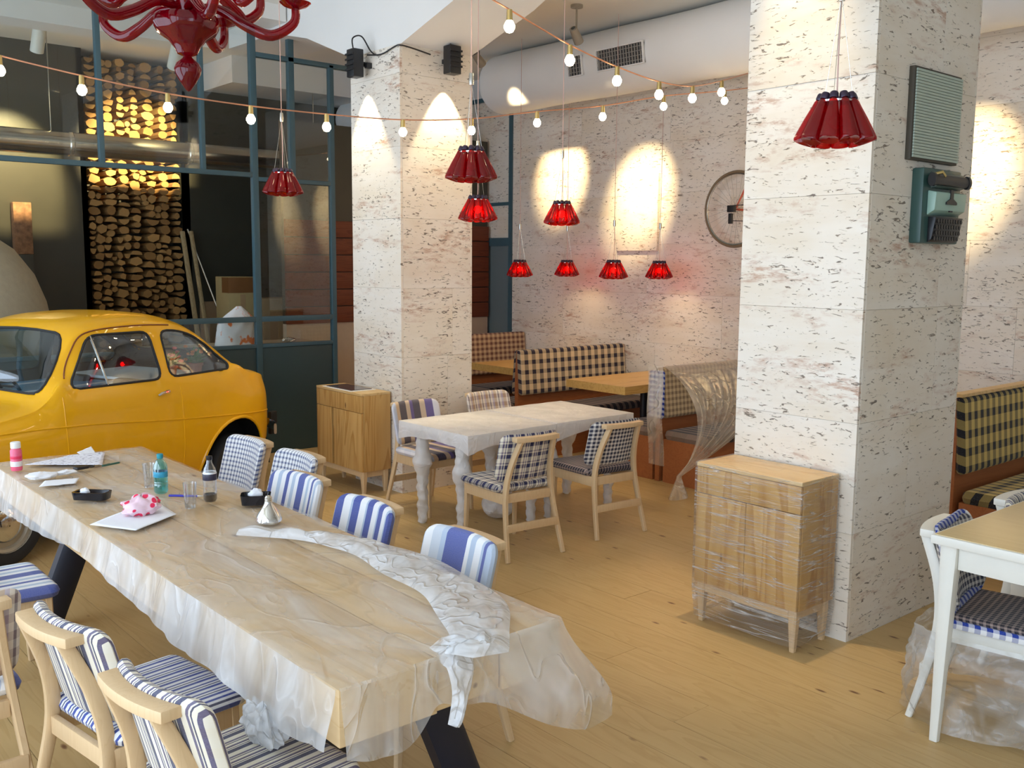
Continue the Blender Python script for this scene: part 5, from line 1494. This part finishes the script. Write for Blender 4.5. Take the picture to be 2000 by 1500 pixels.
def crumple(name, label, cat, p, a, b, h, mat, seed, sub=26):
    def f(u, v):
        th = u*2*PI; ph = 0.03+v*(PI-0.06)
        r = 1+0.35*nz((math.cos(th)*1.7+seed, math.sin(th)*1.7, ph*1.5))+0.16*nz((th*3, ph*4, seed))*math.sin(ph)
        return Vector((a*r*math.sin(ph)*math.cos(th), b*r*math.sin(ph)*math.sin(th), max(0, h/2-h/2*math.cos(ph)*r)))
    o = MB().grid(f, sub, sub//2).build(name, mat); o.location = p; return tag(o, label, cat)
crumple('paper_tissue', 'crumpled white tissue beside the paper strip', 'tissue', tpos(82, 935), 0.075, 0.05, 0.035, M['paper'], 2)
crumple('paper_tissue', 'smaller crumpled tissue beside the black keys', 'tissue', tpos(128, 927), 0.05, 0.03, 0.025, M['paper'], 4)
sp_ = NT('pink_spotted_plastic')
vo = sp_.n('ShaderNodeTexVoronoi'); sp_.set(vo.inputs['Vector'], sp_.coord()); vo.inputs['Scale'].default_value = 26
M['spotted'] = sp_.done(sp_.bsdf(Base_Color=sp_.mix(sp_.ramp(vo.outputs['Distance'], [(0.30, 1.0), (0.36, 0.0)]), (0.86, 0.62, 0.70), (0.80, 0.02, 0.09)), Roughness=0.25))
crumple('spotted_bag', 'crumpled pink plastic bag with red spots on white card', 'bag', tpos(277, 1006), 0.085, 0.062, 0.088, M['spotted'], 9, 36)
ks = thing('key_bunch', 'black keys and case lying by the green pen', 'keys', tpos(165, 915), R(15))
MB().box((-0.055, -0.022, 0), (0.015, 0.022, 0.016)).build('key_case', M['black'], ks, bevel=0.005)
MB().tube([(0.035+0.02*math.cos(a*PI/8), 0.02*math.sin(a*PI/8), 0.006) for a in range(16)], 0.004, 6, closed=True).build('key_ring', M['black'], ks)
MB().box((0.045, -0.006, 0.002), (0.085, 0.006, 0.006)).build('key', M['steel'], ks)
def pen(label, a, b, col):
    A, B = gz(*a, zt2+0.006), gz(*b, zt2+0.006); d = B-A
    t = thing('pen', label, 'pen', A)
    MB().tube([(0, 0, 0), d*0.82], 0.0055, 10).build('barrel', plain('pen_colour', col, 0.3), t)
    MB().tube([d*0.82, d], [0.0055, 0.001], 10).build('tip', M['steel'], t)
    MB().tube([d*0.05+Vector((0, 0, 0.007)), d*0.35+Vector((0, 0, 0.007))], 0.0016, 6).build('clip', M['steel'], t)
pen('dark green pen lying beyond the black keys', (200, 910), (240, 902), (0.02, 0.10, 0.07))
pen('blue pen lying under the empty glass', (330, 968), (398, 969), (0.03, 0.03, 0.42))
def ashtray(label, p, rz, a, b, h, tissue):
    t = thing('ashtray', label, 'ashtray', p, rz)
    mb = MB()
    out0, out1 = rrect(a*0.92, b*0.92, 0.018), rrect(a, b, 0.02)
    in1, in0 = rrect(a-0.010, b-0.010, 0.014), rrect(a-0.018, b-0.018, 0.012)
    n = len(out0)
    vs = [(x, y, 0) for x, y in out0]+[(x, y, h) for x, y in out1]+[(x, y, h) for x, y in in1]+[(x, y, 0.008) for x, y in in0]
    fs = [tuple(reversed(range(n)))]+[(i*n+k, i*n+(k+1) % n, (i+1)*n+(k+1) % n, (i+1)*n+k) for i in range(3) for k in range(n)]+[tuple(3*n+k for k in range(n))]
    mb.add(vs, fs); mb.build('tray', plain('black_glaze', (0.008, 0.009, 0.014), 0.12), t)
    def f(u, v):
        th = u*2*PI; ph = 0.03+v*(PI-0.06); r = 1+0.35*nz((math.cos(th)*2, math.sin(th)*2, ph*2+a*90))
        return Vector((tissue[0]+tissue[2]*r*math.sin(ph)*math.cos(th), tissue[1]+tissue[3]*r*math.sin(ph)*math.sin(th), 0.010+tissue[4]*(1-math.cos(ph)*r)))
    o = MB().grid(f, 24, 12).build('paper_tissue', M['paper']); o.matrix_world = Matrix.Translation(Vector(p)) @ Matrix.Rotation(rz, 4, 'Z')
    tag(o, 'crumpled tissue inside the %s' % ('rectangular black ashtray' if a > 0.08 else 'black bowl by the striped chair'), 'tissue')
ashtray('long black rectangular ashtray in the middle of the long table', tpos(180, 974), R(-45), 0.085, 0.042, 0.036, (-0.035, 0.0, 0.022, 0.015, 0.020))
ashtray('black bowl holding white tissue by the striped chair', tpos(500, 983), R(-30), 0.068, 0.048, 0.045, (0.0, 0.0, 0.032, 0.017, 0.030))
lathe_thing('reflector_bulb', 'silvered reflector bulb standing face down on the plastic', 'bulb', tpos(525, 1020),
            [('reflector', [(0.001, 0.002), (0.050, 0.0), (0.058, 0.008), (0.057, 0.018), (0.046, 0.042), (0.028, 0.068), (0.018, 0.082), (0.016, 0.092)], glass('silver_glass', (0.85, 0.80, 0.70), 0.45, 0.5, 0.04)),
             ('screw_base', [(0.016, 0.090), (0.0165, 0.092), (0.0145, 0.096), (0.0165, 0.100), (0.0145, 0.104), (0.0160, 0.108), (0.010, 0.118), (0.001, 0.120)], M['steel']),
             ('reflector_lining', [(0.045, 0.020), (0.034, 0.050), (0.018, 0.078)], M['chrome'])])

# ================================================================== firewood niche
lw_ = NT('cut_log')
oc = lw_.coord()
geo = lw_.n('ShaderNodeNewGeometry')
r_l = lw_.rand()
cl = lw_.mix(r_l, (0.48, 0.28, 0.10), (0.26, 0.14, 0.05))
cl = lw_.mix(lw_.ramp(lw_.noise(oc, 26, 4), [(0.45, 0.0), (0.75, 0.6)]), cl, (0.30, 0.15, 0.06))
M['log'] = lw_.done(lw_.bsdf(Base_Color=cl, Roughness=0.9, Specular_IOR_Level=0.1))
protos = []
r3 = random.Random(11)
for k in range(9):
    kind = k % 3; pts = []
    if kind == 0: pts = [(0.5*(1+r3.uniform(-0.10, 0.10))*math.cos(2*PI*i/9), 0.5*(1+r3.uniform(-0.10, 0.10))*math.sin(2*PI*i/9)) for i in range(9)]
    elif kind == 1: pts = [(0.5*math.cos(PI*i/6), -0.28+0.62*math.sin(PI*i/6)*(1+r3.uniform(-0.1, 0.1))) for i in range(7)]
    else: pts = [(-0.5, -0.3), (0.1+r3.uniform(-0.2, 0.2), -0.48), (0.5, -0.15), (0.42, 0.25), (r3.uniform(-0.3, 0.1), 0.48), (-0.42, 0.2)]
    m = MB().prism(pts, -0.16, 0.16, Matrix(((1, 0, 0, 0), (0, 0, 1, 0), (0, 1, 0, 0), (0, 0, 0, 1)))).mesh('log', smooth=False)
    m.materials.append(M['log']); protos.append(m)
logs = []
NSK = 109; x0l, x1l = 3.57, 4.668; dxs = (x1l-x0l)/NSK; sky = [0.02]*NSK
while True:
    # drop the next log where the pile is lowest
    m_ = min(sky)
    if m_ > ZC-0.12: break
    k = max(3, int(r3.choice((0.075, 0.09, 0.10, 0.115, 0.14))*r3.uniform(0.85, 1.15)/dxs))
    best = None
    for i_ in range(0, NSK-k+1):
        h_ = max(sky[i_:i_+k]); waste = sum(h_-q for q in sky[i_:i_+k])*0.6/k
        sc_ = h_+waste+r3.uniform(0, 0.012)
        if best is None or sc_ < best[0]: best = (sc_, i_, h_-waste*0.15)
    _, i_, b_ = best
    hh = r3.uniform(0.07, 0.115) if k*dxs > 0.1 else r3.uniform(0.06, 0.10)
    for q in range(i_, i_+k):
        e_ = abs((q-i_+0.5)/k*2-1); sky[q] = max(sky[q], b_+hh*(1-0.18*e_**3))
    if b_+hh < ZC-0.01: logs.append((x0l+(i_+k/2)*dxs, b_+hh/2, k*dxs*0.97, hh*0.99))
print('logs', len(logs))
logs.sort(key=lambda q: -q[1])
for q in logs[:300]:
    o = bpy.data.objects.new('firewood_log', protos[r3.randrange(9)]); COL.objects.link(o)
    o.location = (q[0], YD+0.17+r3.uniform(-0.02, 0.03), q[1]); o.scale = (q[2], 1, q[3]); o.rotation_euler = (0, r3.choice((0, PI))+r3.uniform(-0.12, 0.12), 0)
    tag(o, 'cut firewood log showing its end in the black wall niche', 'log', 'firewood logs stacked in the niche')
st_ = MB()
for q in logs[300:]:
    src = protos[r3.randrange(9)]
    st_.add([(v.co.x*q[2]+q[0], v.co.y+YD+0.17, v.co.z*q[3]+q[1]) for v in src.vertices], [tuple(p.vertices) for p in src.polygons])
if logs[300:]:
    so_ = st_.build('firewood', M['log'], smooth=False); tag(so_, 'lower rows of stacked firewood in the niche behind the car', 'firewood', kind='stuff')

# ================================================================== behind the partition
ov = thing('plaster_dome', 'smooth beige rounded dome standing behind the car', 'oven', (1.72, 10.1, 0))
MB().lathe([(0.98, 0.0), (0.98, 0.9), (0.985, 1.30), (0.95, 1.50), (0.86, 1.75), (0.70, 1.98), (0.48, 2.14), (0.22, 2.22), (0.01, 2.24)], 40, cap=False).build('dome_shell', plain('beige_plaster', (0.40, 0.36, 0.26), 0.9, var=0.12, bump=0.3), ov)
MB().lathe([(0.16, 2.1), (0.16, 2.45), (0.19, 2.45), (0.19, 2.5), (0.15, 2.5)], 20).build('flue_collar', M['blackmetal'], ov)
P0 = on(42, 395, 1, 11.40)
cb_ = thing('mottled_column', 'narrow dark column with a mottled brown top against the black wall', 'column', (P0.x, 11.44, 0))
MB().box((-0.10, -0.06, 0), (0.09, 0.055, P0.z-0.55)).build('shaft', M['darkwall'], cb_, bevel=0.01)
MB().box((-0.09, -0.06, P0.z-0.55), (0.09, 0.055, P0.z)).build('mottled_top', plain('mottled_brown', (0.26, 0.13, 0.06), 0.8, var=0.8, vscale=22), cb_, bevel=0.006)
pl_m = wood('raw_batten', (0.46, 0.36, 0.20), (0.30, 0.22, 0.10), 'z', 1.0, 0.6)
for lab, bx, tx, w, yy in (('pale batten leaning on the black wall beside the firewood', 384, 356, 0.028, 10.9), ('narrower batten leaning against its twin beside the firewood', 402, 373, 0.024, 10.88)):
    a = on(bx, 640, 1, yy+0.15); b = on(tx, 452, 1, 11.42)
    a = a-(b-a)*((a.z-0.0)/(b.z-a.z))
    o = MB().tube([a, b], 0, 8, sect=(w, 0.016), up=(0, 1, 0)).build('leaning_batten', pl_m); tag(o, lab, 'plank', 'battens leaning by the firewood')
a = on(432, 622, 1, 11.16); b = on(366, 448, 1, 11.475); a = a-(b-a)*(a.z/(b.z-a.z))
tag(MB().tube([a, b], 0.012, 8).build('leaning_pole', M['steel']), 'thin grey metal pole leaning on the black wall', 'pole')
card = plain('cardboard', (0.36, 0.24, 0.13), 0.9, var=0.08); cardy = plain('yellow_board', (0.42, 0.33, 0.15), 0.8, var=0.06)
def carton(label, px0, px1, y, ztop_px, depth, mat, tape=None):
    A = on(px0, ztop_px, 1, y); B = on(px1, ztop_px, 1, y); w = (B.x-A.x)/2
    t = thing('carton', label, 'box', ((A.x+B.x)/2, y, 0))
    MB().box((-w, 0, 0), (w, depth, A.z)).build('box_body', mat, t, bevel=0.006)
    if tape: MB().box((-w-0.003, -0.003, A.z-0.18), (w+0.003, depth*0.5, A.z-0.005)).build('printed_band', plain('brown_band', (0.20, 0.09, 0.03), 0.35), t)
    MB().box((-0.03, -0.004, A.z-0.5), (0.03, -0.001, A.z-0.2)).build('tape', plain('packing_tape', (0.40, 0.28, 0.15), 0.3), t)
carton('tall yellowish carton with a brown band beside the steel post', 446, 500, 10.4, 541, 0.35, cardy, True)
carton('wide brown carton behind the leaning pole', 402, 446, 11.29, 590, 0.19, card)
carton('brown carton with a pale strip behind the glazed door', 513, 580, 10.4, 583, 0.38, card)
# counter behind the sill and the flowered bag on it
ct = thing('back_counter', 'pale counter behind the partition sill', 'counter', (3.2, 8.85, 0))
box_obj('counter_top', (0, 0, 1.03), (1.85, 0.55, 1.065), plain('pale_counter', (0.46, 0.38, 0.28), 0.5), ct, 0.004)
box_obj('counter_body', (0.02, 0.03, 0), (1.83, 0.53, 1.03), card, ct)
fb = NT('flowered_plastic')
nf = fb.noise(fb.coord(), 9, 3)
M['flower_bag'] = fb.done(fb.bsdf(Base_Color=fb.mix(fb.ramp(nf, [(0.55, 0.0), (0.60, 1.0)]), (0.78, 0.80, 0.82), (0.75, 0.20, 0.05)), Roughness=0.35))
Pb = on(462, 672, 1, 9.02)
def bagf(u, v):
    th = u*2*PI; z = v
    r = (0.20*(1-0.15*v) if v < 0.6 else 0.175*(1-v)/0.4+0.025)*(1+0.18*nz((math.cos(th)*2, math.sin(th)*2, v*3)))
    return Vector((r*math.cos(th)+0.05*v, 0.10*r/0.2*math.sin(th), 0.38*v))
bgx = MB().grid(bagf, 36, 20).build('carrier_bag', M['flower_bag']); bgx.location = (Pb.x, 9.05, 1.066)
tag(bgx, 'white carrier bag with orange flower print on the back counter', 'bag')
fo_ = crumple('foil_scrap', 'crumpled bright foil scrap on the back counter by the glazed door', 'foil', Vector((on(565, 668, 1, 9.0).x, 9.0, 1.066)), 0.07, 0.04, 0.05, M['chrome'], 6)
